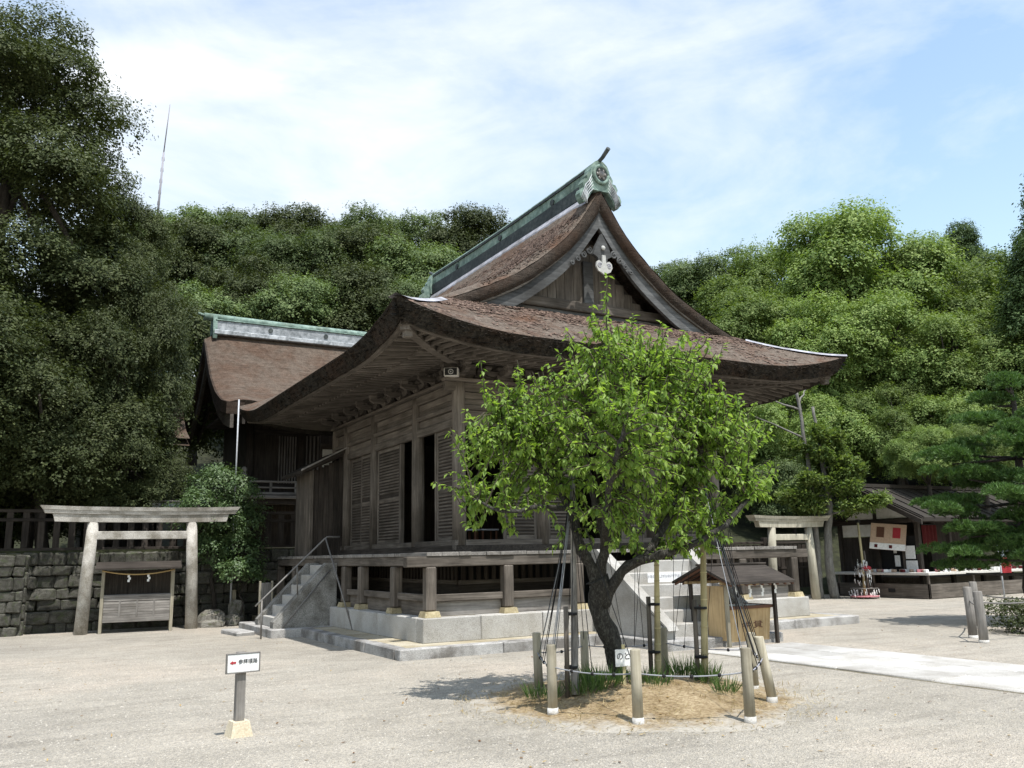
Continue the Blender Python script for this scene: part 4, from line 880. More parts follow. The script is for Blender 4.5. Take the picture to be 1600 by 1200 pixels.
# ================================================================ FOLIAGE
def leaves_mesh(name, P, Dr, Nm, L, Wd, mat, rs, fold=.0, tint=None):
    """one diamond leaf per point: P base, Dr direction, Nm leaf normal, L length, Wd width"""
    n = len(P); Dr = Dr/np.maximum(1e-6, np.linalg.norm(Dr, axis=1))[:, None]; Bn = np.cross(Dr, Nm); Bn /= np.maximum(1e-6, np.linalg.norm(Bn, axis=1))[:, None]; Nn = np.cross(Bn, Dr)
    V = np.zeros((n, 4, 3)); V[:, 0] = P; V[:, 1] = P+Dr*(L*.45)[:, None]+Bn*(Wd*.5)[:, None]+Nn*(fold*Wd)[:, None]; V[:, 2] = P+Dr*L[:, None]-Nn*(fold*L*.5)[:, None]; V[:, 3] = P+Dr*(L*.45)[:, None]-Bn*(Wd*.5)[:, None]+Nn*(fold*Wd)[:, None]
    me = bpy.data.meshes.new(name); me.vertices.add(4*n); me.vertices.foreach_set('co', V.reshape(-1).astype(np.float32))
    if fold:
        base = np.arange(n)*4; F = np.stack([base, base+1, base+2, base, base+2, base+3], 1).reshape(-1); nf = 2*n; k = 3
    else: F = np.arange(4*n); nf = n; k = 4
    me.loops.add(nf*k); me.loops.foreach_set('vertex_index', F.astype(np.int32)); me.polygons.add(nf); me.polygons.foreach_set('loop_start', (np.arange(nf)*k).astype(np.int32)); me.polygons.foreach_set('loop_total', np.full(nf, k, np.int32))
    at_ = me.attributes.new('tint', 'FLOAT', 'POINT'); tv = rs.rand(n) if tint is None else tint; at_.data.foreach_set('value', np.repeat(tv, 4).astype(np.float32))
    me.materials.append(MATS[mat]); me.update(calc_edges=True); return me
def unit(rs, n):
    v = rs.normal(size=(n, 3)); return v/np.linalg.norm(v, axis=1)[:, None]
def crown_mesh(name, seed, rx, rz, nblob, nleaf, ls, mat, blobr=(.26, .42), up=.5, shell=.55, flat=.8, spray=9, taper=0., under=-.35):
    rs = np.random.RandomState(seed); C = []
    while len(C) < nblob:
        v = unit(rs, 1)[0]*(shell+(1-shell)*rs.rand()**.7)
        if v[2] < -.75: continue
        k = 1-taper*max(0, v[2]*.5+.5); C.append((v[0]*rx*.78*k, v[1]*rx*.78*k, v[2]*rz*.8, rs.uniform(*blobr)*rx*(1-.35*taper*max(0, v[2]))))
    C = np.array(C); ns = nleaf//spray; w = C[:, 3]**1.7; bi = rs.choice(len(C), ns, p=w/w.sum()); dr = unit(rs, ns); dr[:, 2] = np.where(dr[:, 2] < under, -dr[:, 2], dr[:, 2])
    ph = rs.rand(len(C), 6)*6.28; q = dr*5.; wv = (np.sin(q[:, 0]*1.3+ph[bi, 0])*np.sin(q[:, 1]*1.1+ph[bi, 1])+np.sin(q[:, 2]*1.5+ph[bi, 2])*np.sin(q[:, 0]*.9+ph[bi, 3]))*.19
    rad = C[bi, 3]*(.66+.36*rs.rand(ns)**.6+wv); ctr = C[bi, :3]+dr*rad[:, None]*np.array([1, 1, flat])+rs.normal(size=(ns, 3))*C[bi, 3][:, None]*.10
    # drop sprays buried deep in other blobs
    keep = np.ones(ns, bool)
    for c in C: keep &= np.linalg.norm((ctr-c[:3])/np.array([1, 1, flat]), axis=1) > c[3]*.48
    ctr, dr = ctr[keep], dr[keep]; m_ = len(ctr)*spray
    P = np.repeat(ctr, spray, 0)+rs.normal(size=(m_, 3))*ls*.75; N = np.repeat(dr, spray, 0)*.8+np.array([0, 0, up])+unit(rs, m_)*.5; N /= np.linalg.norm(N, axis=1)[:, None]; D = unit(rs, m_)+np.repeat(dr, spray, 0)*.3+np.array([0, 0, -.25]); D -= N*(np.sum(D*N, axis=1)[:, None])*.85
    L = ls*rs.uniform(.7, 1.35, m_); tint = np.clip(np.repeat(rs.normal(.5, .17, len(ctr)), spray)+rs.normal(0, .13, m_), 0, 1)
    return leaves_mesh(name, P, D, N, L, L*.55, mat, rs, 0, tint), C
def trunk_mesh(name, C, h, r0, mat, seed, nl=9):
    """trunk from z=-h (crown-centre frame) into the crown, with limbs to blob centres"""
    rg = random.Random(seed); B = MB(); top = max(c[2] for c in C)*.55; N = 8; pts = []; x = y = 0
    for k in range(N+1):
        t = k/N; pts.append((x, y, -h+(h+top)*t)); x += rg.uniform(-.12, .12); y += rg.uniform(-.12, .12)
    B.tube(pts, [r0*(1.25 if k == 0 else 1)*(1-.8*k/N) for k in range(N+1)], 9)
    for c in rg.sample(list(map(tuple, C)), min(nl, len(C))):
        k = rg.randint(N//2, N-1); p = Vector(pts[k]); q = Vector(c[:3]); B.tube([p, p.lerp(q, .4)+Vector((0, 0, .15*(q-p).length)), q], [r0*.38*(1-.6*k/N), r0*.22, .03], 6)
    return B.mesh(name, mat)
VAR = {}
def variant(key, *a, **k):
    trunk = k.pop('trunk', (4, .3, 'bark_tree')); me, C = crown_mesh('crown', *a, **k); VAR[key] = (me, trunk_mesh('trunk', C, trunk[0], trunk[1], trunk[2], a[0]))
def tree(key, name, label, x, y, z, s=1., rz=0., group=None, sz=None):
    """crown centre at (x,y,z)"""
    cr, tr = VAR[key]; h = tr['h'] if 'h' in tr else 0
    t = thing(name, label, 'tree', (x, y, z), rz, group); sc = (s, s, sz or s)
    link('crown', cr, t, None, None, sc); link('trunk', tr, t, None, None, sc); return t
variant('dark1', 11, 4.2, 4.0, 46, 80000, .145, 'leaf_dark', (.16, .38), shell=.55, flat=.85, under=-.18, trunk=(7, .3, 'bark_tree'))
variant('mid1', 12, 4.2, 3.5, 40, 80000, .145, 'leaf_mid', (.14, .38), shell=.6, flat=.85, under=-.18, trunk=(8, .28, 'bark_tree'))
variant('mid2', 13, 4.2, 3.9, 48, 80000, .14, 'leaf_mid', (.13, .36), shell=.6, flat=.85, under=-.18, trunk=(8, .28, 'bark_tree'))
variant('light1', 14, 4.5, 4.2, 54, 100000, .135, 'leaf_light', (.13, .36), shell=.6, flat=.88, under=-.16, trunk=(8, .42, 'bark_tree'))
variant('light2', 15, 4.5, 3.8, 48, 95000, .155, 'leaf_light', (.13, .38), shell=.6, flat=.88, under=-.16, trunk=(8, .4, 'bark_tree'))
variant('tall', 16, 3.8, 7.6, 100, 330000, .08, 'leaf_dark', (.16, .36), flat=.7, under=-.12, trunk=(9.5, .4, 'bark_tree'), taper=.35)
variant('low', 17, 3.0, 3.0, 46, 130000, .075, 'leaf_dark', (.22, .38), trunk=(4.6, .2, 'bark_tree'))
variant('cedar', 18, 2.8, 6.0, 70, 80000, .14, 'leaf_cedar', (.24, .4), trunk=(7.5, .3, 'bark_tree'), taper=.7)
MID = [(3.0, 47.4, 23.6, 4.4), (7.3, 49.3, 25.3, 4.6), (10.8, 45.4, 23.6, 4.4), (13.1, 39.8, 21.9, 4.2), (18.3, 43.3, 24.1, 4.4), (19.2, 35.3, 21.1, 4.0), (23.1, 36.6, 21.0, 4.2), (27.9, 38.4, 21.8, 4.5), (2.3, 37.5, 17.4, 4.0), (5.4, 36.8, 18.1, 4.2), (7.8, 33.3, 17.0, 4.0), (11.2, 32.6, 16.9, 4.0), (13.7, 30.1, 16.5, 4.0), (1.2, 27.6, 12.2, 3.2), (3.5, 28.4, 13.3, 3.3), (5.6, 26.2, 12.7, 3.3), (8.3, 25.8, 12.9, 3.3), (10.8, 25.5, 13.1, 3.3)]
MIDL = ['skyline evergreen tree just right of the antenna mast', 'skyline evergreen tree above the rear hall ridge, second from the mast', 'skyline evergreen tree above the middle of the rear hall ridge', 'skyline evergreen tree above the right end of the rear hall ridge', 'skyline evergreen tree left of the worship hall ridge', 'evergreen tree whose top shows just over the lower ridge of the worship hall', 'distant evergreen tree behind the roof slope of the worship hall', 'distant evergreen tree behind the peak of the worship hall',
        'hillside evergreen tree below the antenna mast', 'hillside evergreen tree left of centre above the rear hall', 'hillside evergreen tree above the centre of the rear hall', 'hillside evergreen tree right of centre above the rear hall', 'hillside evergreen tree beside the lower end of the worship hall ridge',
        'dark evergreen tree close behind the left end of the rear hall ridge', 'dark evergreen tree close behind the rear hall, second from its left end', 'dark evergreen tree close behind the middle of the rear hall ridge', 'dark evergreen tree close behind the right part of the rear hall ridge', 'dark evergreen tree between the rear hall and the worship hall ridge']
rt = random.Random(9)
for i, (x, y, z, r) in enumerate(MID): z -= (1.3, 1.6, 1.3, .8, 1.0, .8, 1.5, 2.5)[i] if i < 8 else .3; tree(('mid1', 'mid2', 'dark1')[i % 3] if i < 13 else ('dark1', 'mid2')[i % 2], 'evergreen_tree', MIDL[i], x, y, z, r/4.2, rt.uniform(0, 6.28), 'evergreens on the hill behind the halls')
RIGHT = [(34.1, 32.8, 20.6, 4.5), (32.5, 27.1, 18.7, 4.6), (32.5, 22.8, 17.0, 4.8), (32.2, 16.2, 15.8, 5.4), (36.0, 23.0, 17.9, 4.6), (36.4, 15.2, 14.7, 4.8), (42.0, 15.5, 15.1, 4.6), (25.6, 17.4, 11.6, 3.8), (27.0, 14.5, 10.4, 3.8), (29.9, 12.9, 10.4, 3.9), (31.5, 11.0, 9.5, 3.6), (35.0, 10.0, 10.2, 3.8), (23.4, 13.9, 6.8, 3.0), (26.1, 13.0, 6.2, 3.0), (27.9, 11.4, 6.4, 3.0), (29.2, 9.6, 5.7, 3.0), (30.4, 7.8, 5.5, 3.0), (22.6, 12.6, 3.9, 2.4), (33.9, 7.6, 7.9, 4.0), (21.9, 6.0, 4.6, 1.3), (23.6, 5.0, 4.5, 1.5), (19.6, 17.5, 6.2, 3.4), (17.2, 23.0, 9.0, 3.8), (21.5, 25.5, 12.5, 4.2)]
RL = ['distant tree just right of the worship hall gable peak', 'skyline tree on the right above the gable slope, darker green', 'bright skyline tree left of the tallest round tree', 'tallest round bright green tree on the right skyline', 'skyline tree filling in just left behind the tallest round tree', 'bright skyline tree just right of the tallest round tree', 'skyline tree below the cedars at the right edge', 'bright tree directly above the right roof corner', 'bright tree right of the right roof corner', 'bright tree in the middle of the right wood', 'bright tree right of the middle of the right wood', 'tree at the right edge in the middle of the wood', 'tree below the right roof corner, behind the slim pale tree', 'tree behind and above the stall gable', 'tree directly behind the stall roof', 'tree behind the right end of the stall roof', 'tree behind the pine at the right edge', 'low dark tree behind the right torii', 'large tree at the right edge above the pine', 'leafy branches hanging over the stall roof', 'leafy branches hanging over the right half of the stall roof', 'dark tree low behind the right corner of the worship hall', 'tree hidden behind the worship hall, right of its ridge', 'higher tree behind the worship hall gable slope']
for i, (x, y, z, r) in enumerate(RIGHT): z -= (1.5, 1.2, 1.4, .7, 1.4, .5, .6)[i] if i < 7 else 0; tree('mid2' if i in (0, 1, 17) else ('light1', 'light2')[i % 2], 'broadleaf_tree', RL[i], x, y, z, r/4.5*(.9 if i < 17 else 1), rt.uniform(0, 6.28), 'broadleaf trees of the right wood')
for (x, y, z, s), lb in zip([(33.2, 6.9, 11.6, .95), (46.6, 19.0, 19.0, .8), (38.0, 8.3, 15.2, 1.1)], ['dark cedar rising at the right edge of the picture', 'small dark cedar top on the far right skyline', 'tall dark cedar cut by the right edge of the picture']): tree('cedar', 'cedar_tree', lb, x, y, z, s, rt.uniform(0, 6.28), 'dark cedars at the right edge')
for key, x, y, z, s, sz, lb in [('tall', -6.3, 14.4, 11.2, 1.15, 1.12, 'huge dark evergreen filling the upper left corner'), ('tall', -3.15, 15.7, 8.5, .64, .80, 'dark evergreen right of the huge left tree, above the side shrine'), ('low', -3.1, 13.0, 6.9, .66, 1.05, 'dark evergreen beside the left end of the rear hall roof'), ('low', -6.8, 11.9, 5.2, 1.08, 1.0, 'dark low-branching evergreen hanging over the retaining wall at left'),
                               ('low', -9.2, 11.7, 6.4, 1.2, 1.3, 'dark evergreen at the left edge of the picture'), ('tall', -11.5, 16.5, 9.5, 1.1, 1.0, 'dark evergreen behind at the far left edge'), ('low', -3.0, 12.3, 4.1, .62, .62, 'dark foliage low beside the side shrine above the left torii'), ('low', -5.2, 13.0, 4.4, .85, .8, 'dark foliage just above the fence behind the left torii'), ('low', -8.0, 12.6, 4.6, .9, .85, 'dark foliage above the fence at the left edge'), ('low', -4.7, 12.3, 5.3, 1.0, .95, 'dark leafy bough hanging out over the left torii'), ('low', -8.2, 11.1, 5.6, 1.1, 1.05, 'dark leafy bough hanging out over the wall at the left edge'), ('dark1', -7.5, 20.5, 7.0, 1.1, 1.1, 'dark evergreen deep behind the glimpsed shrine ridge'), ('dark1', -1.2, 22.5, 8.0, .95, 1.0, 'dark evergreen behind the gap left of the rear hall'), ('low', -5.6, 15.0, 3.4, .8, .6, 'dark undergrowth behind the fence, left of the torii'), ('low', -9.6, 15.0, 3.4, .9, .6, 'dark undergrowth behind the fence at the left edge')]:
    tree(key, 'evergreen_tree', lb, x, y, z, s, rt.uniform(0, 6.28), 'dark evergreens on the left', sz)
# ---------------------------------------------------------------- plum tree
pt = thing('plum_tree', 'gnarled leafy plum tree on the fenced mound before the hall', 'tree', (.87, -4.69, .1))
O = Vector((.87, -4.69, .1))
LIMB = {'trunk': [(.87, -4.69, .04), (.79, -4.70, .28), (.71, -4.71, .51), (.60, -4.72, .71), (.52, -4.73, .91), (.47, -4.79, 1.31)], 'left': [(.5, -4.76, 1.1), (.47, -4.79, 1.31), (.27, -4.76, 1.65), (.20, -4.70, 2.07), (.07, -4.59, 2.44), (-.23, -4.39, 2.83), (-.55, -4.29, 3.21)], 'leftlow': [(.20, -4.70, 2.07), (-.29, -4.90, 2.13), (-.65, -4.80, 2.06), (-.98, -4.53, 2.21)],
        'mid': [(.47, -4.79, 1.31), (.50, -4.94, 1.70), (.47, -5.10, 2.12), (.63, -5.29, 2.58), (.81, -5.40, 3.12), (.86, -5.43, 3.65)], 'midl': [(.48, -4.94, 1.70), (.22, -5.10, 2.26), (.05, -5.25, 2.81), (.15, -5.33, 3.46), (.31, -5.34, 4.0)], 'right': [(.52, -4.77, 1.0), (.64, -5.03, 1.39), (.74, -5.35, 1.53), (.98, -5.62, 1.61), (1.33, -5.86, 1.81), (1.68, -6.02, 2.15)],
        'rightup': [(.74, -5.35, 1.53), (1.15, -5.34, 2.04), (1.56, -5.36, 2.64), (1.78, -5.51, 3.25)], 'back': [(.47, -5.10, 2.12), (1.09, -4.61, 2.55), (1.64, -4.32, 3.00), (2.17, -4.35, 3.36)], 'front': [(.48, -4.94, 1.70), (.08, -5.59, 2.16), (-.19, -6.10, 2.50), (-.23, -6.39, 2.85)], 'backl': [(.20, -4.70, 2.07), (.3, -4.2, 2.5), (.2, -3.7, 2.9)]}
LR = {'trunk': (.088, .118), 'left': (.075, .02), 'leftlow': (.032, .012), 'mid': (.065, .02), 'midl': (.042, .015), 'right': (.07, .02), 'rightup': (.05, .018), 'back': (.05, .018), 'front': (.05, .018), 'backl': (.045, .016)}
rp_ = random.Random(31); nodes = []
def densify(P, wob, step=.09):
    out = []; P = [Vector(p) for p in P]
    for i in range(len(P)-1):
        p0, p1, p2, p3 = P[max(i-1, 0)], P[i], P[i+1], P[min(i+2, len(P)-1)]; n_ = max(2, int((p2-p1).length/step))
        for k in range(n_):
            t = k/n_; q = .5*((2*p1)+(p2-p0)*t+(2*p0-5*p1+4*p2-p3)*t*t+(3*p1-p0-3*p2+p3)*t**3); out.append(q+Vector([rp_.uniform(-wob, wob) for _ in range(3)]))
    return out+[P[-1]]
for nm, P in LIMB.items():
    big = nm == 'trunk'; D_ = densify(P, .022 if big else .015); r0, r1 = LR[nm]; n_ = len(D_); B = MB()
    rad = [(r0+(r1-r0)*k/(n_-1))*rp_.uniform(.88, 1.14) for k in range(n_)]
    if big: rad[0] = .135; rad[1] = .11
    B.tube([p-O for p in D_], rad, 22 if big else 14, gn=.2 if big else .12)
    if nm in ('trunk', 'left', 'right', 'mid'):
        for k in range(0, n_, 3):
            v = Vector([rp_.gauss(0, 1) for _ in range(3)]).normalized(); B.sphere(D_[k]-O+v*rad[k]*.62, rad[k]*rp_.uniform(.34, .5), 6, 8, (1, 1, 1.3))
    B.build('trunk' if big else 'limb', 'bark_plum', pt)
    if not big: nodes += [(D_[k], rad[k]) for k in range(n_//3, n_)]
# canopy outline: lobes (centre, radii)
LOBES = [((.80, -5.0, 2.95), (1.35, 1.35, .85), 1.0), ((-.35, -4.3, 2.75), (.72, .72, .62), .55), ((1.6, -5.45, 2.75), (.72, .72, .7), .6), ((.72, -5.25, 3.55), (1.0, 1.0, .6), .85), ((1.4, -4.7, 3.0), (.75, .75, .55), .4), ((.1, -5.9, 2.8), (.7, .6, .6), .35), ((.95, -5.35, 1.9), (1.05, .7, .36), .62), ((-.55, -4.35, 2.1), (.45, .4, .25), .12), ((1.9, -5.6, 2.35), (.5, .5, .35), .22), ((-.1, -4.65, 3.2), (.62, .62, .45), .4), ((.3, -4.0, 2.8), (.8, .6, .6), .3)]
rs = np.random.RandomState(5); tw = MB(); LP, LD, LN = [], [], []
NT = 960; wts = np.array([l[2] for l in LOBES]); pick = rs.choice(len(LOBES), NT, p=wts/wts.sum()); nodeP = np.array([list(n_[0]) for n_ in nodes])
def twig(q, d_end, leafn, span=.55):
    k = np.argmin(np.linalg.norm(nodeP-np.array(q), axis=1)+rs.rand(len(nodeP))*.12); p = Vector(nodeP[k]); q = Vector(q); mid = p.lerp(q, .5)+Vector((0, 0, .06+.1*(q-p).length*.5)); tip = q+d_end
    C = [p, mid, q, tip]; pts = densify(C, .006, .1); tw.tube([a-O for a in pts], [.0095*(1-.75*i/len(pts))+.0015 for i in range(len(pts))], 4, False)
    # leaves along the outer stretch
    L = [(pts[i+1]-pts[i]).length for i in range(len(pts)-1)]; tot = sum(L); s0 = max(0, tot-span-d_end.length*.6)
    for _ in range(leafn):
        s = s0+(tot-s0)*rs.rand(); i = 0
        while i < len(L)-1 and s > L[i]: s -= L[i]; i += 1
        a = pts[i].lerp(pts[i+1], min(1, s/max(1e-6, L[i]))); dv = (pts[i+1]-pts[i]).normalized()
        o_ = Vector(unit(rs, 1)[0]); LP.append(a-O+o_*.012); LD.append(dv*.35+o_*.75+Vector((0, 0, -.75))); LN.append(o_*.7+Vector((0, 0, .8))+Vector(unit(rs, 1)[0])*.3)
for j in range(NT):
    c, r, w = LOBES[pick[j]]; v = unit(rs, 1)[0]*(.35+.65*rs.rand()**.5); q = (c[0]+v[0]*r[0], c[1]+v[1]*r[1], c[2]+v[2]*r[2])
    if q[2] < 1.5: continue
    d_ = Vector((v[0]*.14, v[1]*.14, .12+.10*rs.rand() if v[2] > -.3 else -.02)); twig(q, d_, int(rs.uniform(28, 46)))
for q, d_ in [((.36, -5.3, 4.15), (.03, -.02, .62)), ((.2, -5.35, 4.0), (-.05, 0, .38)), ((.62, -5.4, 3.95), (.05, .0, .36)), ((-.62, -4.2, 3.35), (-.06, .04, .55)), ((-.5, -4.3, 3.3), (-.02, .0, .35)), ((-.05, -4.6, 3.4), (-.03, 0, .32)), ((1.35, -5.6, 3.55), (.1, 0, .25)), ((1.0, -5.5, 3.85), (.02, 0, .3)), ((-.85, -4.1, 2.35), (-.34, .2, .1)), ((-.6, -4.4, 2.7), (-.38, .22, .16)), ((-.7, -4.3, 2.25), (-.4, .2, .14)), ((2.05, -5.6, 2.5), (.3, -.15, .15)), ((2.0, -5.7, 2.7), (.26, -.16, .22)), ((-.15, -5.05, 1.75), (-.2, .1, -.1)), ((.45, -5.2, 4.0), (.0, .0, .42)), ((.1, -5.0, 3.8), (-.06, .02, .36)), ((.85, -5.2, 3.95), (.06, 0, .3)), ((-.3, -4.5, 3.5), (-.05, .03, .36)), ((1.2, -5.3, 3.75), (.06, 0, .3))]: twig(q, Vector(d_), 38, .5)
tw.build('twigs', 'bark_twig', pt, kind='stuff')
n = len(LP); LP, LD, LN = np.array(LP), np.array(LD), np.array(LN); L = .04+.055*rs.rand(n)**.8; print('plum leaves', n)
tint = np.clip(rs.normal(.48, .27, n), 0, 1); ml = leaves_mesh('leaves', LP, LD, LN, L, L*.52, 'leaf_plum', rs, .14, tint); link('leaves', ml, pt)['kind'] = 'stuff'
# ---------------------------------------------------------------- grass and litter on the mound
gl = ['tuft of green grass at the foot of the grey prop pole', 'grass tuft left of the plum trunk', 'dark spiky grass tuft behind the mound, right of the short bamboo', 'grass tuft at the foot of the tall bamboo pole', 'grass tuft right of the small plaque', 'short grass tuft between the bamboo and the right front post', 'grass tuft near the back-left post']
for i, (x, y, R_g, h, n_) in enumerate([(.08, -5.05, .2, .22, 130), (.32, -4.95, .24, .3, 260), (1.95, -4.45, .16, .34, 160), (1.62, -5.22, .14, .28, 130), (.80, -5.25, .24, .22, 150), (1.42, -5.75, .12, .22, 80), (-.28, -4.75, .18, .24, 110)]):
    rs = np.random.RandomState(100+i); a = rs.rand(n_)*6.28; r = R_g*np.sqrt(rs.rand(n_)); P = np.stack([r*np.cos(a), r*np.sin(a), np.zeros(n_)], 1); D = np.stack([np.cos(a)*.35+rs.normal(0, .25, n_), np.sin(a)*.35+rs.normal(0, .25, n_), np.ones(n_)], 1)
    me = leaves_mesh('blades', P, D, unit(rs, n_), h*rs.uniform(.5, 1.1, n_), np.full(n_, .011), 'grass', rs); t = tag(link('grass_tuft', me, None, (x, y, mz(x, y)-.01)), gl[i], 'grass tuft', 'grass tufts on the mound')
rs = np.random.RandomState(77); n_ = 3600; a = rs.rand(n_)*6.28; r = 2.1*np.sqrt(rs.rand(n_)); P = np.stack([MOUND[0]+r*np.cos(a), MOUND[1]+r*np.sin(a), np.zeros(n_)], 1); P[:, 2] = [mz(p[0], p[1])+.004 for p in P]
D = np.stack([rs.normal(0, 1, n_), rs.normal(0, 1, n_), rs.uniform(.0, .7, n_)], 1); me = leaves_mesh('dry_grass', P, D, np.tile([0, 0, 1.], (n_, 1))+unit(rs, n_)*.3, rs.uniform(.03, .12, n_), np.full(n_, .006), 'drygrass', rs)
tag(link('dry_grass', me), 'dry straw coloured grass covering the mound', None, None, 'stuff')
n_ = 620; d = 6.5+12*rs.rand(n_); lat = (rs.rand(n_)-.5)*1.2*d; P = np.stack([CAM.x+math.sin(yaw)*d+math.cos(yaw)*lat, CAM.y+math.cos(yaw)*d-math.sin(yaw)*lat, np.full(n_, .006)], 1); kp = ~((P[:, 0] > -.2) & (P[:, 1] > -.2)); P[:140, 0] = MOUND[0]+rs.normal(0, 1.3, 140); P[:140, 1] = MOUND[1]+rs.normal(-.3, 1.2, 140); P[:140, 2] = [mz(p[0], p[1])+.012 for p in P[:140]]; kp[:140] = True; P = P[kp]; n_ = len(P)
me = leaves_mesh('fallen_leaves', P, np.stack([rs.normal(0, 1, n_), rs.normal(0, 1, n_), rs.uniform(-.02, .25, n_)], 1), np.tile([0, 0, 1.], (n_, 1)), rs.uniform(.03, .06, n_), rs.uniform(.015, .03, n_), 'deadleaf', rs)
tag(link('fallen_leaves', me), 'brown fallen leaves scattered over gravel and mound', None, None, 'stuff')
# ---------------------------------------------------------------- shrub by the side steps
me, C = crown_mesh('crown', 41, 1.3, 1.75, 46, 32000, .07, 'leaf_shrub', (.26, .44), .4, .4, .8)
t = thing('shrub', 'glossy leafy shrub between the left torii and the side steps', 'shrub', (-.72, 10.75, 2.55)); link('crown', me, t); link('trunk', trunk_mesh('trunk', C, 2.7, .07, 'bark_tree', 4), t)
me, C = crown_mesh('crown', 42, .8, .34, 16, 4200, .075, 'leaf_shrub', (.3, .5), .4, .3, .6)
t = thing('shrub', 'low spreading green branch at the foot of the glossy shrub', 'shrub', (-.35, 9.75, 1.32)); link('crown', me, t); link('trunk', trunk_mesh('trunk', C, 1.3, .035, 'bark_tree', 5), t)
# slim pale tree by the stall: layered sprays on level branches
def layered(name, label, loc, trunk_pts, tr, layers, mat, barkm, seed, leaf, per, group=None, needles=False):
    t = thing(name, label, 'tree', loc); rg = random.Random(seed); rs = np.random.RandomState(seed); D_ = densify(trunk_pts, .02, .25); MB().tube(D_, [tr[0]+(tr[1]-tr[0])*k/(len(D_)-1) for k in range(len(D_))], 10).build('trunk', barkm, t)
    P, Dd, Nn = [], [], []
    for (z, ang, ln_, rise) in layers:
        k = min(range(len(D_)), key=lambda i: abs(D_[i].z-z)); p = D_[k]; dr = Vector((math.cos(ang), math.sin(ang), rise)); pts = [p+dr*(ln_*s/5)+Vector((rg.uniform(-.05, .05), rg.uniform(-.05, .05), -.04*ln_*(s/5)**2)) for s in range(6)]
        MB().tube(pts, [.035*(1-.8*s/5)*min(1, ln_/1.2)+.004 for s in range(6)], 6).build('branch', barkm, t)
        if per == 0: continue
        for _ in range(int(per*ln_)):
            s = .25+.75*rs.rand()**.7; a = p+dr*(ln_*s); side_ = Vector((-dr.y, dr.x, 0))*rs.normal(0, .2*ln_*(1.1-s*.6)); P.append(a+side_+Vector((0, 0, rs.normal(.03, .05)))); Dd.append(dr*.5+side_*2+Vector(unit(rs, 1)[0])*.6); Nn.append(Vector((0, 0, 1))+Vector(unit(rs, 1)[0])*.5)
    if P:
        n_ = len(P); sp = 7; P = np.repeat(np.array(P), sp, 0)+rs.normal(size=(n_*sp, 3))*leaf*.7; Dd = np.repeat(np.array(Dd), sp, 0)+unit(rs, n_*sp)*.7; Nn = np.repeat(np.array(Nn), sp, 0)+unit(rs, n_*sp)*.3; L = leaf*rs.uniform(.7, 1.4, n_*sp)
        link('foliage', leaves_mesh('foliage', P, Dd, Nn, L, L*(.1 if needles else .5), mat, rs), t)
    return t
rg = random.Random(6); lay = [(2.6+.12*k, rg.uniform(0, 6.28), rg.uniform(1.2, 2.0)*(1-.03*k), .2) for k in range(24)]
layered('slim_tree', 'slim pale-trunked tree with level sprays and bare top beside the stall', (17.96, 6.93, 0), [(0, 0, 0), (-.12, 0, 1.1), (-.05, 0, 2.2), (.15, 0, 3.0), (.0, 0, 4.2), (-.15, .0, 5.6), (-.25, 0, 6.3)], (.16, .045), lay, 'leaf_light', 'bark_pale', 61, .12, 200)
layered('bare_branch_tree', 'bare pale branches forking above the slim tree', (17.6, 7.2, 0), [(0, 0, 0), (.05, 0, 3), (-.05, .1, 5.5), (-.2, .1, 6.9)], (.1, .05), [(6.2, 2.6, 1.3, .45), (5.2, 2.5, 1.6, .55), (6.5, .4, 1.1, .7), (6.8, 1.9, .9, .9)], 'leaf_mid', 'bark_pale', 62, .1, 0)
# pine at the right edge: flat pads of needles on level boughs
pn = thing('pine_tree', 'layered green pine above low posts at the right edge', 'tree', (13.25, -2.35, 0)); rg = random.Random(16); rs = np.random.RandomState(71)
tp = densify([(0, 0, 0), (-.12, .05, .7), (.1, .1, 1.6), (-.08, 0, 2.8), (.1, 0, 4.0), (.05, 0, 5.0)], .02, .25); MB().tube(tp, [.14-.1*k/(len(tp)-1) for k in range(len(tp))], 10).build('trunk', 'bark_tree', pn)
PADS = [(1.0, 2.5, 1.25, .55), (1.05, .3, 1.0, .5), (1.25, 4.2, 1.0, .5), (1.75, 2.9, 1.45, .62), (1.7, 1.2, 1.1, .5), (1.9, 5.2, 1.2, .55), (2.35, 2.3, 1.35, .6), (2.4, 3.6, 1.3, .55), (2.5, .4, 1.1, .5), (2.95, 2.8, 1.2, .6), (3.0, 4.6, 1.1, .5), (3.1, 1.4, .9, .5), (3.5, 2.4, 1.0, .55), (3.55, 3.9, .9, .5), (3.7, .2, .8, .45), (4.1, 2.8, .7, .5), (4.2, 5.0, .6, .45), (4.6, 1.5, .4, .45), (4.9, 3.3, .25, .42), (2.0, 3.3, .7, .6), (2.8, 2.2, .6, .6), (1.4, 3.4, .8, .6), (1.2, 3.9, .7, .6), (1.75, 4.3, .9, .65), (2.3, 4.0, .8, .65), (2.8, 3.7, .7, .65), (3.3, 4.1, .6, .6), (3.8, 3.8, .5, .55), (1.5, 2.6, .9, .6), (2.15, 2.7, 1.6, .6), (1.3, 2.9, 1.6, .55), (3.3, 2.6, 1.4, .55)]
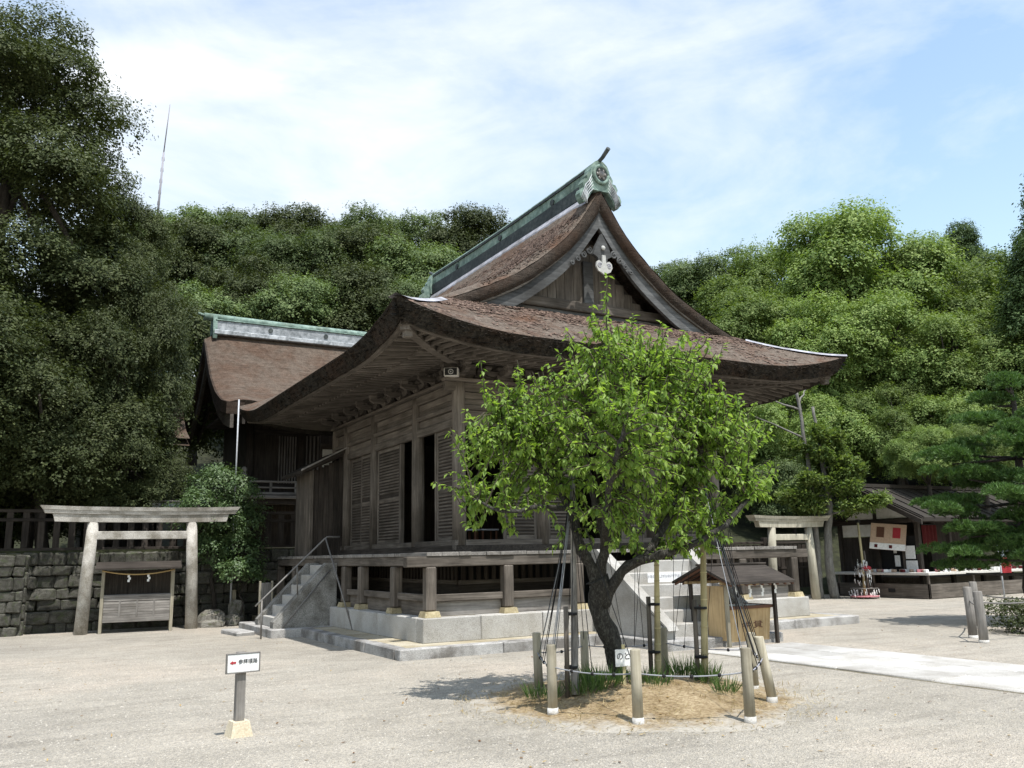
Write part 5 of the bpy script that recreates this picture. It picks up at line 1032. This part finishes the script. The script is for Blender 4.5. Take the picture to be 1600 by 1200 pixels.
for j, (z, a, l, r) in enumerate(PADS):
    k = min(range(len(tp)), key=lambda i: abs(tp[i].z-z)); p = tp[k]; c = Vector((p.x+math.cos(a)*l, p.y+math.sin(a)*l, z+.12)); MB().tube([p, p.lerp(c, .5)+Vector((0, 0, -.06)), c-Vector((0, 0, .1))], [.04, .03, .015], 6).build('bough', 'bark_tree', pn)
    nt_ = 520; sub_ = np.array([(rg.gauss(0, r*.45), rg.gauss(0, r*.45), rg.gauss(0, .05), rg.uniform(.16, .3)) for _ in range(9)]); bi = rs.randint(0, 9, nt_); v = unit(rs, nt_); v[:, 2] = np.abs(v[:, 2])
    ctr = sub_[bi, :3]+v*sub_[bi, 3][:, None]*np.array([1, 1, .6])+np.array(c); sp_ = 12; Pn = np.repeat(ctr, sp_, 0)+rs.normal(size=(nt_*sp_, 3))*.012; Dn = np.repeat(v, sp_, 0)*.6+unit(rs, nt_*sp_)*.75+np.array([0, 0, .5]); Ln = rs.uniform(.06, .11, nt_*sp_)
    link('needle_pad', leaves_mesh('needle_pad', Pn, Dn, unit(rs, nt_*sp_), Ln, np.full(nt_*sp_, .017), 'leaf_pine', rs), pn)
me, C = crown_mesh('crown', 43, .75, .42, 16, 5000, .05, 'leaf_dark', (.3, .5), .6, .3, .7)
tag(link('low_bush', me, None, (10.9, -3.3, .25)), 'low dark rounded bush at the foot of the pine', 'bush')
PP = [(9.45, -3.34, .88, 'left of the two round posts before the pine'), (8.85, -3.92, .84, 'right, nearer of the two round posts before the pine'), (11.15, -2.35, .9, 'dark post behind the two round posts at the pine'), (11.15, -3.95, .9, 'post before the pine at the very right edge')]
for x, y, h, lb in PP:
    t = thing('ring_post', lb, 'post', (x, y, 0), 0, 'round posts around the pine'); MB().tube([(0, 0, -.05), (0, 0, h*.5), (-.02, 0, h-.01), (-.02, 0, h)], [.075, .072, .07, .062], 14).build('shaft', 'gwood_z', t); MB().tube([(0, 0, -.02), (0, 0, .05)], [.085, .08], 14).build('concrete_foot', 'concrete', t)
for (a, b_), lb in zip([(0, 1), (1, 3), (0, 2), (2, 3)], ['short rope between the two round posts before the pine', 'rope running from the nearer round post to the right edge', 'rope from the left round post to the dark post at the pine', 'rope behind the low bush at the pine']):
    A, Bq = Vector((*PP[a][:2], .66)), Vector((*PP[b_][:2], .66)); t = thing('ring_rope', lb, 'rope', (0, 0, 0), 0, 'ropes around the pine'); MB().tube([A.lerp(Bq, k/8)-Vector((0, 0, .06*(1-(k/4-1)**2))) for k in range(9)], .014, 6).build('rope', 'greymetal', t)
# ================================================================ RETAINING WALL
rw = thing('retaining_wall', 'dark mossy dry-stone retaining wall behind the left torii', 'wall', (0, 0, 0)); rk = random.Random(13)
smesh = []
for k in range(9): smesh.append(MB().cbox((-.5, -.5, -.5), (.5, .5, .5), .11, None, .07, rk).mesh('stone', 'wallstone'))
MB().box((-9.5, 10.97, -.1), (2.0, 11.14, 1.9)).build('wall_core', 'forest_floor', rw)
def stones(x0, x1, yf, z0, z1, par, hmin=.17, hmax=.27):
    z = z0
    while z < z1-.1:
        h = min(rk.uniform(hmin, hmax), z1-z); x = x0
        while x < x1-.12:
            w = min(rk.uniform(.24, .62), x1-x); q = rk.choice(smesh); d = rk.uniform(-.045, .045)
            link('stone', q, par, (x+w/2, yf+.14+d, z+h/2), (rk.uniform(-.05, .05), rk.choice((0, math.pi)), rk.uniform(-.04, .04)), (w*.97, .32, h*.965)); x += w
        z += h
stones(-7.0, 1.9, 10.76, -.04, 1.92, rw, .2, .31)
w2 = thing('wall_end', 'nearer greyish end of the dry-stone wall at the left edge', 'wall', (0, 0, 0)); MB().box((-9.3, 10.5, -.1), (-5.3, 10.95, 1.84)).build('wall_core', 'forest_floor', w2)
stones(-8.3, -5.12, 10.25, -.04, 1.88, w2, .22, .34)
for q in range(5): link('stone', rk.choice(smesh), w2, (-5.2, 10.62, .15+q*.37), None, (.3, .55, .36))
for (x, y, sx_, sz_, lb) in [(-.95, 10.1, .62, .42, 'mossy boulder at the foot of the shrub, left'), (-.45, 9.95, .5, .3, 'flat boulder before the shrub near the side steps'), (-1.0, 9.72, .55, .2, 'low flat rock on the gravel below the shrub'), (-.3, 10.3, .45, .62, 'upright mossy rock behind the shrub stem')]:
    B = MB(); B.cbox((-.5, -.5, 0), (.5, .5, 1), .2, None, .09, rk); tag(B.build('boulder', 'rock', None, loc=(x, y, -.04), rot=(0, 0, rk.uniform(0, 3)), scale=(sx_, sx_*.8, sz_)), lb, 'boulder', 'rocks below the shrub')
# ================================================================ FENCE on the wall
def fence(label, x0, x1, y, z0, h, sp, w, name='wooden_fence', mat='dwood_z', rails=(.96, .74, .02), group=None):
    f = thing(name, label, 'fence', (0, 0, 0), 0, group); k = x0
    for r in rails: cbx('rail', (x0, y-.05, z0+h*r-.05), (x1, y+.05, z0+h*r+.03), mat.replace('_z', '_x'), f, .008)
    while k < x1: cbx('picket', (k, y-.035, z0), (k+w, y+.035, z0+h*.93), mat, f, .008); k += sp
    for q in np.arange(x0, x1+.1, 2.6): cbx('fence_post', (q-.09, y-.08, z0-.02), (q+.09, y+.08, z0+h*1.06), mat, f, .012)
    return f
fence('dark wooden picket fence along the top of the retaining wall', -9.0, -.2, 11.3, 1.94, 1.0, .34, .15)
fence('dark picket fence with bright court behind, left of the lean-to', -.1, 2.2, 11.32, 1.94, .98, .355, .16)
# pale wall added far behind, standing for bright ground between the pickets
pb = thing('pale_backdrop', 'pale wall added for the bright ground seen between the pickets', 'building', (0, 0, 0)); MB().box((1.0, 22, 1.9), (14, 22.2, 3.05)).build('wall', 'plaster', pb); cbx('roof', (.8, 21.6, 3.05), (14.2, 22.6, 3.2), 'roofgrey', pb)
# ================================================================ REAR HALL
RH = thing('rear_hall', 'rear shrine hall with curved brown bark roof and green copper ridge', 'shrine hall', (0, 0, 0))
RX0, RX1, RY, RZ = -.28, 9.5, 17.0, 9.32
PF_ = smooth_table([0, .6, 1.4, 2.4, 3.4, 4.3], [9.30, 8.55, 7.65, 6.92, 6.45, 6.2]); PB_ = smooth_table([0, .6, 1.4, 2.4, 3.2], [9.30, 8.5, 7.7, 7.1, 6.75])
def vroll(x): q = x-RX0; return -.26*max(0, 1-q/.75)**2
B = MB(); B.grid(lambda u, v: (RX0+(RX1-RX0)*v, RY-4.3*u, PF_(4.3*u)+vroll(RX0+(RX1-RX0)*v)+(.22*max(0, 1-(RX1-RX0)*v/1.5)**2*u)), 30, 44); B.grid(lambda u, v: (RX0+(RX1-RX0)*v, RY+3.2*u, PB_(3.2*u)+vroll(RX0+(RX1-RX0)*v)), 20, 44, flip=True)
rr2 = B.build('roof', 'thatch_rear', RH)
B = MB(); vs = []
N = 40
for k in range(N):                                        # front eave thickness
    x = RX0+(RX1-RX0)*k/(N-1); z = PF_(4.3)+vroll(x)+.22*max(0, 1-(x-RX0)/1.5)**2; vs += [(x, RY-4.3, z), (x, RY-4.22, z-.30), (x, RY-3.2, z-.12)]
B.add(vs, [(3*k+i, 3*k+i+1, 3*k+4+i, 3*k+3+i) for k in range(N-1) for i in (0, 1)]).build('eave_edge', 'thatch_edge', rr2)
def verge(name, o0, o1, x0, x1, mat, par):
    B = MB(); vs = []; D = [4.3-7.5*k/40 for k in range(41)]
    for d in D:
        z = (PF_(d) if d > 0 else PB_(-d))-.26+(.22*max(0, d)/4.3 if d > 0 else 0)
        for xx, zz in ((x0, z-o0), (x0, z-o1), (x1, z-o1), (x1, z-o0)): vs.append((xx, RY-d, zz))
    B.add(vs, [(4*k+i, 4*k+(i+1) % 4, 4*k+4+(i+1) % 4, 4*k+4+i) for k in range(40) for i in range(4)]+[(0, 1, 2, 3), (160, 161, 162, 163)]).build(name, mat, par)
verge('verge_thatch', -.02, .34, RX0-.02, RX0+.5, 'thatch_verge', rr2); verge('bargeboard', .345, .75, RX0+.10, RX0+.2, 'wood_y', RH); verge('inner_bargeboard', .37, .62, RX0+.45, RX0+.53, 'dwood_y', RH)
g1 = cbx('ridge', (RX0+.32, RY-.2, 9.36), (RX1, RY+.2, 9.70), 'copper_grey', RH, .02)
cbx('ridge_footing', (RX0+.25, RY-.3, 9.20), (RX1, RY+.3, 9.358), 'copper_grey', g1, .02); MB().tube([(RX0-.05+k*(RX1-RX0)/10, RY, 9.80+.04*(1-min(1, k/3))) for k in range(11)], .13, 12).build('ridge_cap', 'copper', g1)
cbx('ridge_band', (RX0+.3, RY-.24, 9.702), (RX1, RY+.24, 9.74), 'copper', g1, .01)
for x in (1.9, 3.9, 5.9): MB().tube([(x, RY-.2, 9.53), (x, RY-.24, 9.53)], .08, 12).build('crest_boss', 'copper_dark', g1)
MB().prism([(-.26, 9.05), (-.3, 9.3), (-.24, 9.5), (-.2, 9.86), (.2, 9.86), (.24, 9.5), (.3, 9.3), (.26, 9.05), (.1, 9.2), (-.1, 9.2)], lambda y, z: (RX0+.22, RY+y, z), lambda y, z: (RX0+.36, RY+y, z)).build('ridge_end_tile', 'copper', RH); MB().tube([(RX0+.2, RY, 9.82), (RX0-.25, RY, 9.93)], .05, 8).build('ridge_rod', 'copper', RH)
# walls, columns, lattice, veranda
MB().box((1.0, 15.4, 2.0), (9, 15.5, 6.6)).build('front_wall', 'dwood_z', RH); MB().box((.9, 15.5, 2.0), (1.0, 19, 7.2)).build('side_wall', 'dwood_z', RH); MB().prism([(-3.4, 6.2), (2.4, 6.2), (1.2, 7.4), (0, 8.6), (-1.2, 7.4)], lambda y, z: (.55, RY+y, z), lambda y, z: (.65, RY+y, z)).build('gable_wall', 'dwood_y', RH)
for x in (1.0, 2.7, 4.4): MB().tube([(x, 15.36, 2.0), (x, 15.36, 6.3)], .15, 14).build('column', 'dwood_z', RH)
for x in np.arange(1.95, 2.5, .09): cbx('lattice_bar', (x, 15.33, 4.0), (x+.035, 15.38, 5.6), 'gwood_z', RH, .004)
for x in np.arange(2.85, 4.2, .13): cbx('lattice_bar', (x, 15.33, 3.7), (x+.05, 15.38, 5.8), 'gwood_z', RH, .004)
for z0 in (3.9, 5.65): cbx('lintel', (1.15, 15.3, z0), (6, 15.42, z0+.14), 'dwood_x', RH)
for k in range(40): cbx('rafter', (RX0+.55+k*.24, RY-4.05, 5.98), (RX0+.61+k*.24, RY-1.5, 6.06), 'dwood_y', RH, .005)
for k in range(18): cbx('gable_rafter', (RX0+.25, RY-3.4+k*.22, 6.02), (RX0+1.0, RY-3.34+k*.22, 6.10), 'dwood_x', RH, .005)
cbx('veranda_floor', (.55, 14.35, 3.48), (6, 15.4, 3.58), 'gwood_x', RH)
cbx('veranda_beam', (.6, 14.45, 3.3), (6, 14.6, 3.478), 'dwood_x', RH)
for x in (.75, 2.4, 4.0): cbx('veranda_post', (x-.1, 14.42, 1.93), (x+.1, 14.62, 3.3), 'dwood_z', RH, .012)
ra = cbx('railing', (.55, 14.40, 3.98), (6, 14.46, 4.04), 'gwood_x', RH)
cbx('railing_bar', (.6, 14.40, 3.80), (6, 14.45, 3.85), 'gwood_x', ra); cbx('railing_bar', (.6, 14.38, 3.60), (6, 14.47, 3.68), 'gwood_x', ra)
for x in (1.5, 2.3, 3.1): cbx('baluster', (x-.04, 14.40, 3.68), (x+.04, 14.46, 3.98), 'gwood_z', ra, .006)
B = MB(); B.tube([(.66, 14.43, 3.58), (.66, 14.43, 4.22), (.66, 14.43, 4.24), (.66, 14.43, 4.28), (.66, 14.43, 4.36), (.66, 14.43, 4.43), (.66, 14.43, 4.47)], [.085, .085, .06, .06, .09, .07, .01], 14); B.build('newel_post', 'gwood_z', ra)
# ================================================================ SIDE SHRINES among the left trees
def side_shrine(label, x0, x1, yr, zr, name='side_shrine'):
    t = thing(name, label, 'shrine', (0, 0, 0), 0, 'small shrines among the left trees'); pf = smooth_table([0, .8, 1.6, 2.5], [zr, zr-1.1, zr-1.85, zr-2.25]); B = MB()
    B.grid(lambda u, v: (x0+(x1-x0)*v, yr-2.5*u, pf(2.5*u)), 14, 10); B.grid(lambda u, v: (x0+(x1-x0)*v, yr+1.8*u, pf(1.8*u)), 10, 10, flip=True); B.grid(lambda u, v: (x0+(x1-x0)*v, yr-2.5*u, pf(2.5*u)-.22), 14, 10, flip=True); B.build('roof', 'thatch_rear', t)
    B = MB(); vs = []
    for k in range(15): 
        d = 2.5*k/14; vs += [(x1+.01, yr-d, pf(d)+.01), (x1+.01, yr-d, pf(d)-.24)]
    B.add(vs, [(2*k, 2*k+1, 2*k+3, 2*k+2) for k in range(14)]).build('verge_edge', 'thatch_edge', t)
    cbx('ridge', (x0-.1, yr-.14, zr), (x1-.05, yr+.14, zr+.22), 'copper', t); cbx('ridge_end_tile', (x1-.18, yr-.2, zr-.35), (x1-.04, yr+.2, zr+.24), 'copper', t, .03); cbx('ridge_cap', (x0-.2, yr-.1, zr+.222), (x1+.3, yr+.1, zr+.30), 'copper', t, .03)
    MB().box((x0+.5, yr-1.3, 1.93), (x1-.5, yr+1.2, zr-1.4)).build('wall', 'dwood_z', t)
    for x in (x0+.6, x1-.6): MB().tube([(x, yr-1.4, 1.93), (x, yr-1.4, zr-1.7)], .1, 10).build('column', 'dwood_z', t)
    return t
side_shrine('side shrine roof showing left of the rear hall, end of its ridge', -4.2, -.95, 17.2, 7.55); side_shrine('shrine roof ridge glimpsed through the dark left trees', -8.2, -4.9, 16.0, 7.35)
nb = thing('notice_box', 'small pale roofed notice box above the left torii, beside the shrub', 'notice box', (-1.95, 11.6, 1.93)); cbx('panel', (-.35, 0, .85), (.35, .06, 1.22), 'palegrey', nb); cbx('cap', (-.43, -.08, 1.22), (.43, .14, 1.27), 'gwood_x', nb)
for a in (-.3, .3): cbx('leg', (a-.03, .0, 0), (a+.03, .05, .85), 'dwood_z', nb)
# slender pole and antenna mast
gp = thing('lightning_rod', 'thin pale pole rising from behind the shrub to the rear hall eave', 'pole', (-.42, 10.45, 0)); MB().tube([(0, 0, 0), (.0, 0, 2.9)], .026, 8).build('lower_pole', 'palegrey', gp); MB().tube([(0, 0, 2.9), (.0, 0, 5.85)], .02, 8).build('upper_pole', 'palegrey', gp); cbx('pole_band', (-.04, -.04, 1.2), (.04, .04, 1.24), 'greymetal', gp)
am = thing('antenna_mast', 'distant thin antenna mast on the left skyline', 'mast', (9.2, 118.9, 49)); MB().tube([(0, 0, 0), (.25, -1.4, 13)], [.17, .14], 8).build('lower_mast', 'fabric', am); MB().tube([(.25, -1.4, 13), (.5, -3.3, 20)], [.09, .07], 8).build('whip', 'fabric', am)
for k in range(5): MB().tube([(.1+.04*k, -.3-.2*k, 5+1.7*k), (.1+.04*k, -.3-.2*k, 5.6+1.7*k)], .2, 8).build('antenna', 'fabric', am)
MB().box((-2, -2, -40), (2, 2, 0)).build('mast_base', 'forest_floor', am)
# ================================================================ RIGHT: back wall, stall, paper pole
fence('dark wooden fence behind the right torii', 12.5, 20.0, 9.6, 0, 1.9, .22, .19, 'wooden_fence', 'dwood_z', (.97, .5, .1))
fp = thing('marker_post', 'thin brown post between the right torii and the slim tree', 'post', (17.55, 7.5, 0)); cbx('shaft', (-.035, -.035, 0), (.035, .035, 2.2), 'wood_z', fp); cbx('cap', (-.045, -.045, 2.2), (.045, .045, 2.24), 'wood_z', fp)
SL = thing('amulet_stall', 'dark timber shrine stall with wrap-around white counter and gabled roof', 'stall', (0, 0, 0))
SX, SY0, SY1, SXE = 20.0, 5.15, 8.2, 25.6; ym = 6.7
MB().box((SX+.05, SY0+.05, 0), (SXE, SY1, .62)).build('base_wall', 'wood_x', SL); MB().box((SX+2.6, SY0+1.4, .6), (SXE, SY1-.1, 2.6)).build('inner_wall', 'dwood_z', SL)
for q in range(4): cbx('wall_plank', (SX, 6.75+q*.35, .3), (SX+.06, 6.75+q*.35+.345, 1.95), 'dwood_z', SL, .006)
cbx('wall_vent', (SX-.8+.0, 5.6, .18), (SX-.78, 5.85, .3), 'black', SL)
for y in (SY0, 6.7, SY1): cbx('post', (SX-.06, y-.07, 0), (SX+.08, y+.07, 2.55), 'dwood_z', SL, .01)
for x in (21.6, 23.2, 24.8): cbx('post', (x-.07, SY0-.06, 0), (x+.07, SY0+.08, 2.4), 'dwood_z', SL, .01)
cbx('wall_plate', (SX-.08, SY0-.3, 2.38), (SX+.08, SY1+.3, 2.52), 'dwood_y', SL); cbx('wall_plate', (SX-.3, SY0-.08, 2.382), (SXE, SY0+.08, 2.5), 'dwood_x', SL)
cbx('plaster_panel', (SX+.0, 6.8, 1.97), (SX+.04, 8.1, 2.37), 'plaster', SL); 
for s1 in (-1, 1): MB().prism([(s1*.06, 2.54), (s1*1.25, 2.54), (s1*.06, 3.2)], lambda y, z: (SX+.0, ym+y, z), lambda y, z: (SX+.04, ym+y, z)).build('gable_plaster', 'plaster', SL)
cbx('king_post', (SX-.05, ym-.06, 2.52), (SX+.05, ym+.06, 3.35), 'dwood_z', SL)
for s1 in (-1, 1):
    MB().prism([(0, 3.52), (0, 3.62), (s1*2.3, 2.50), (s1*2.3, 2.38)], lambda y, z: (SX-.75, ym+y, z), lambda y, z: (SXE+.5, ym+y, z)).build('roof_slope', 'roofgrey', SL); MB().prism([(0, 3.40), (0, 3.56), (s1*2.32, 2.44), (s1*2.32, 2.28)], lambda y, z: (SX-.82, ym+y, z), lambda y, z: (SX-.755, ym+y, z)).build('bargeboard', 'dwood_y', SL)
    for k in range(12): MB().prism([(0, 3.62), (0, 3.655), (s1*2.32, 2.535), (s1*2.32, 2.50)], lambda y, z: (SX-.7+k*.55, ym+y, z), lambda y, z: (SX-.64+k*.55, ym+y, z)).build('roof_seam', 'roofgrey', SL)
cbx('ridge', (SX-.8, ym-.12, 3.6), (SXE+.5, ym+.12, 3.72), 'roofgrey', SL)
cbx('counter', (SX-.85, SY0-.85, .72), (SX+.0, SY1-.2, .80), 'whitewood', SL); cbx('counter', (SX+.002, SY0-.85, .72), (SXE, SY0+.0, .798), 'whitewood', SL)
for x, y in ((SX-.75, SY0-.75), (SX-.75, 6.4), (SX-.75, 7.8), (21.5, SY0-.75), (23, SY0-.75), (24.5, SY0-.75)): cbx('counter_leg', (x-.03, y-.03, 0), (x+.03, y+.03, .72), 'wood_z', SL, .006)
MB().box((SX-.78, SY0-.78, .02), (SX-.74, SY1-.3, .45)).build('skirt_board', 'wood_y', SL); MB().box((SX-.738, SY0-.78, .02), (SXE, SY0-.74, .45)).build('skirt_board', 'wood_x', SL)
rg = random.Random(12); lbl = 'small amulet packet laid out on the white stall counter'
gm = [MB().cbox((-.07, -.05, 0), (.07, .05, .09), .01).mesh('amulet_packet', mt) for mt in ('white', 'pink', 'tan', 'paper', 'redcloth')]
for k in range(26): tag(link('amulet_packet', rg.choice(gm), None, (SX-.62+rg.uniform(-.1, .35), SY0-.6+k*.1+rg.uniform(-.02, .02), .80), (rg.uniform(-.2, .2), 0, rg.uniform(0, 3))), lbl, 'amulet', 'amulets on the stall counter')
for k in range(27): tag(link('amulet_packet', rg.choice(gm), None, (SX+.05+k*.19+rg.uniform(-.05, .05), SY0-.62+rg.uniform(-.1, .3), .80), (0, 0, rg.uniform(0, 3))), lbl, 'amulet', 'amulets on the stall counter')
# poster board, papers, red cloth
pb = thing('poster_board', 'tilted poster board with a dark and a red picture on the stall corner', 'poster', (SX-.35, 6.0, 1.95), 0); Mx = Matrix.Rotation(math.radians(-62), 4, 'Z') @ Matrix.Rotation(math.radians(-14), 4, 'X') @ Matrix.Rotation(math.radians(6), 4, 'Y')
def pbx(name, a, b_, mat): MB().cbox(a, b_, .004, Mx).build(name, mat, pb)
pbx('board', (-.55, 0, -.45), (.55, .03, .42), 'tan'); pbx('caption_strip', (-.55, -.012, -.45), (.55, -.002, -.24), 'paper'); pbx('dark_picture', (-.36, -.012, -.05), (-.12, -.002, .30), 'brownpaint'); pbx('red_picture', (.14, -.012, -.05), (.38, -.002, .30), 'red')
for a in (-.4, .05): pbx('red_mark', (a, -.02, -.40), (a+.1, -.013, -.29), 'redcloth')
for i, (y, z, w, h) in enumerate([(5.92, 1.15, .2, .36), (5.42, 1.42, .36, .42), (5.40, .98, .42, .36), (5.98, 1.5, .12, .2)]): tag(cbx('paper_notice', (SX-.10, y-w/2, z-h/2), (SX-.085, y+w/2, z+h/2), 'paper', None), ['narrow white paper sheet hanging in the stall window, left', 'white paper notice high in the right stall window', 'plain white paper notice low in the right stall window', 'small paper slip high in the left stall window'][i], 'notice', 'paper notices in the stall window')
MB().box((SX+.02, SY0+.1, .8), (SX+.04, 6.62, 1.95)).build('window_dark', 'black', SL)
cbx('window_mullion', (SX-.04, 5.68, .8), (SX+.03, 5.76, 1.95), 'wood_z', SL)
rc_ = thing('red_curtain', 'dark red cloth hanging in the stall opening', 'curtain', (0, 0, 0)); MB().grid(lambda u, v: (21.0+.8*v, SY0+.55+.03*math.sin(v*26), 2.3-.8*u), 4, 40).build('cloth', 'redcloth', rc_); cbx('curtain_rod', (20.95, SY0+.53, 2.3), (21.9, SY0+.57, 2.34), 'black', rc_)
# pole with paper fortunes
ft = thing('fortune_pole', 'bamboo pole hung with white paper fortunes before the stall', 'pole', (18.5, 6.2, 0)); rg = random.Random(3)
MB().tube([(0, 0, 0), (.02, -.02, 1.2), (.0, 0, 2.42)], [.045, .04, .035], 10).build('pole', 'bamboo', ft); MB().tube([(.12, -.08, 0), (.1, -.05, 1.5)], .03, 8).build('stake', 'wood_z', ft); cbx('pole_cap', (-.06, -.06, 2.40), (.06, .06, 2.5), 'black', ft)
B = MB()
for k in range(150):
    a = rg.uniform(0, 6.28); z = rg.choice([rg.uniform(.08, .3), rg.uniform(.5, 1.3), rg.uniform(.7, 1.1)]); r = (.42 if z < .35 else .32*(1.45-z)+.05)*rg.uniform(.5, 1.1); x, y = r*math.cos(a), r*math.sin(a); w = rg.uniform(.02, .04)
    B.add([(x-w, y, z), (x+w, y+.02, z+.01), (x+w*.6, y, z-.13), (x-w*.8, y-.02, z-.11)], [(0, 1, 2, 3)])
B.build('paper_fortunes', 'paper', ft, kind='stuff')
for z, r in ((.32, .42), (.9, .2)): MB().tube([(r*math.cos(a), r*math.sin(a), z) for a in np.linspace(0, 6.283, 17)], .012, 6).build('wire_ring', 'greymetal', ft)
MB().tube([(0, 0, .05), (0, 0, .09)], .45, 16).build('base_plate', 'pink', ft); MB().sphere((.08, -.1, .95), .14, 7, 10, (1.2, 1, .6)).build('red_bundle', 'red', ft)
lp = thing('banner', 'small red and white banner half hidden in the pine', 'banner', (15.35, -.35, 0), -.6); MB().tube([(0, 0, 0), (0, 0, 1.75)], .02, 8).build('pole', 'palegrey', lp); MB().grid(lambda u, v: (.02+.2*v, .02*math.sin(9*v+3*u), 1.7-.4*u), 5, 8).build('white_cloth', 'glassblue', lp); MB().grid(lambda u, v: (.02+.22*v, .02*math.sin(9*v+3*u+1), 1.3-.4*u), 5, 8).build('red_cloth', 'red', lp)
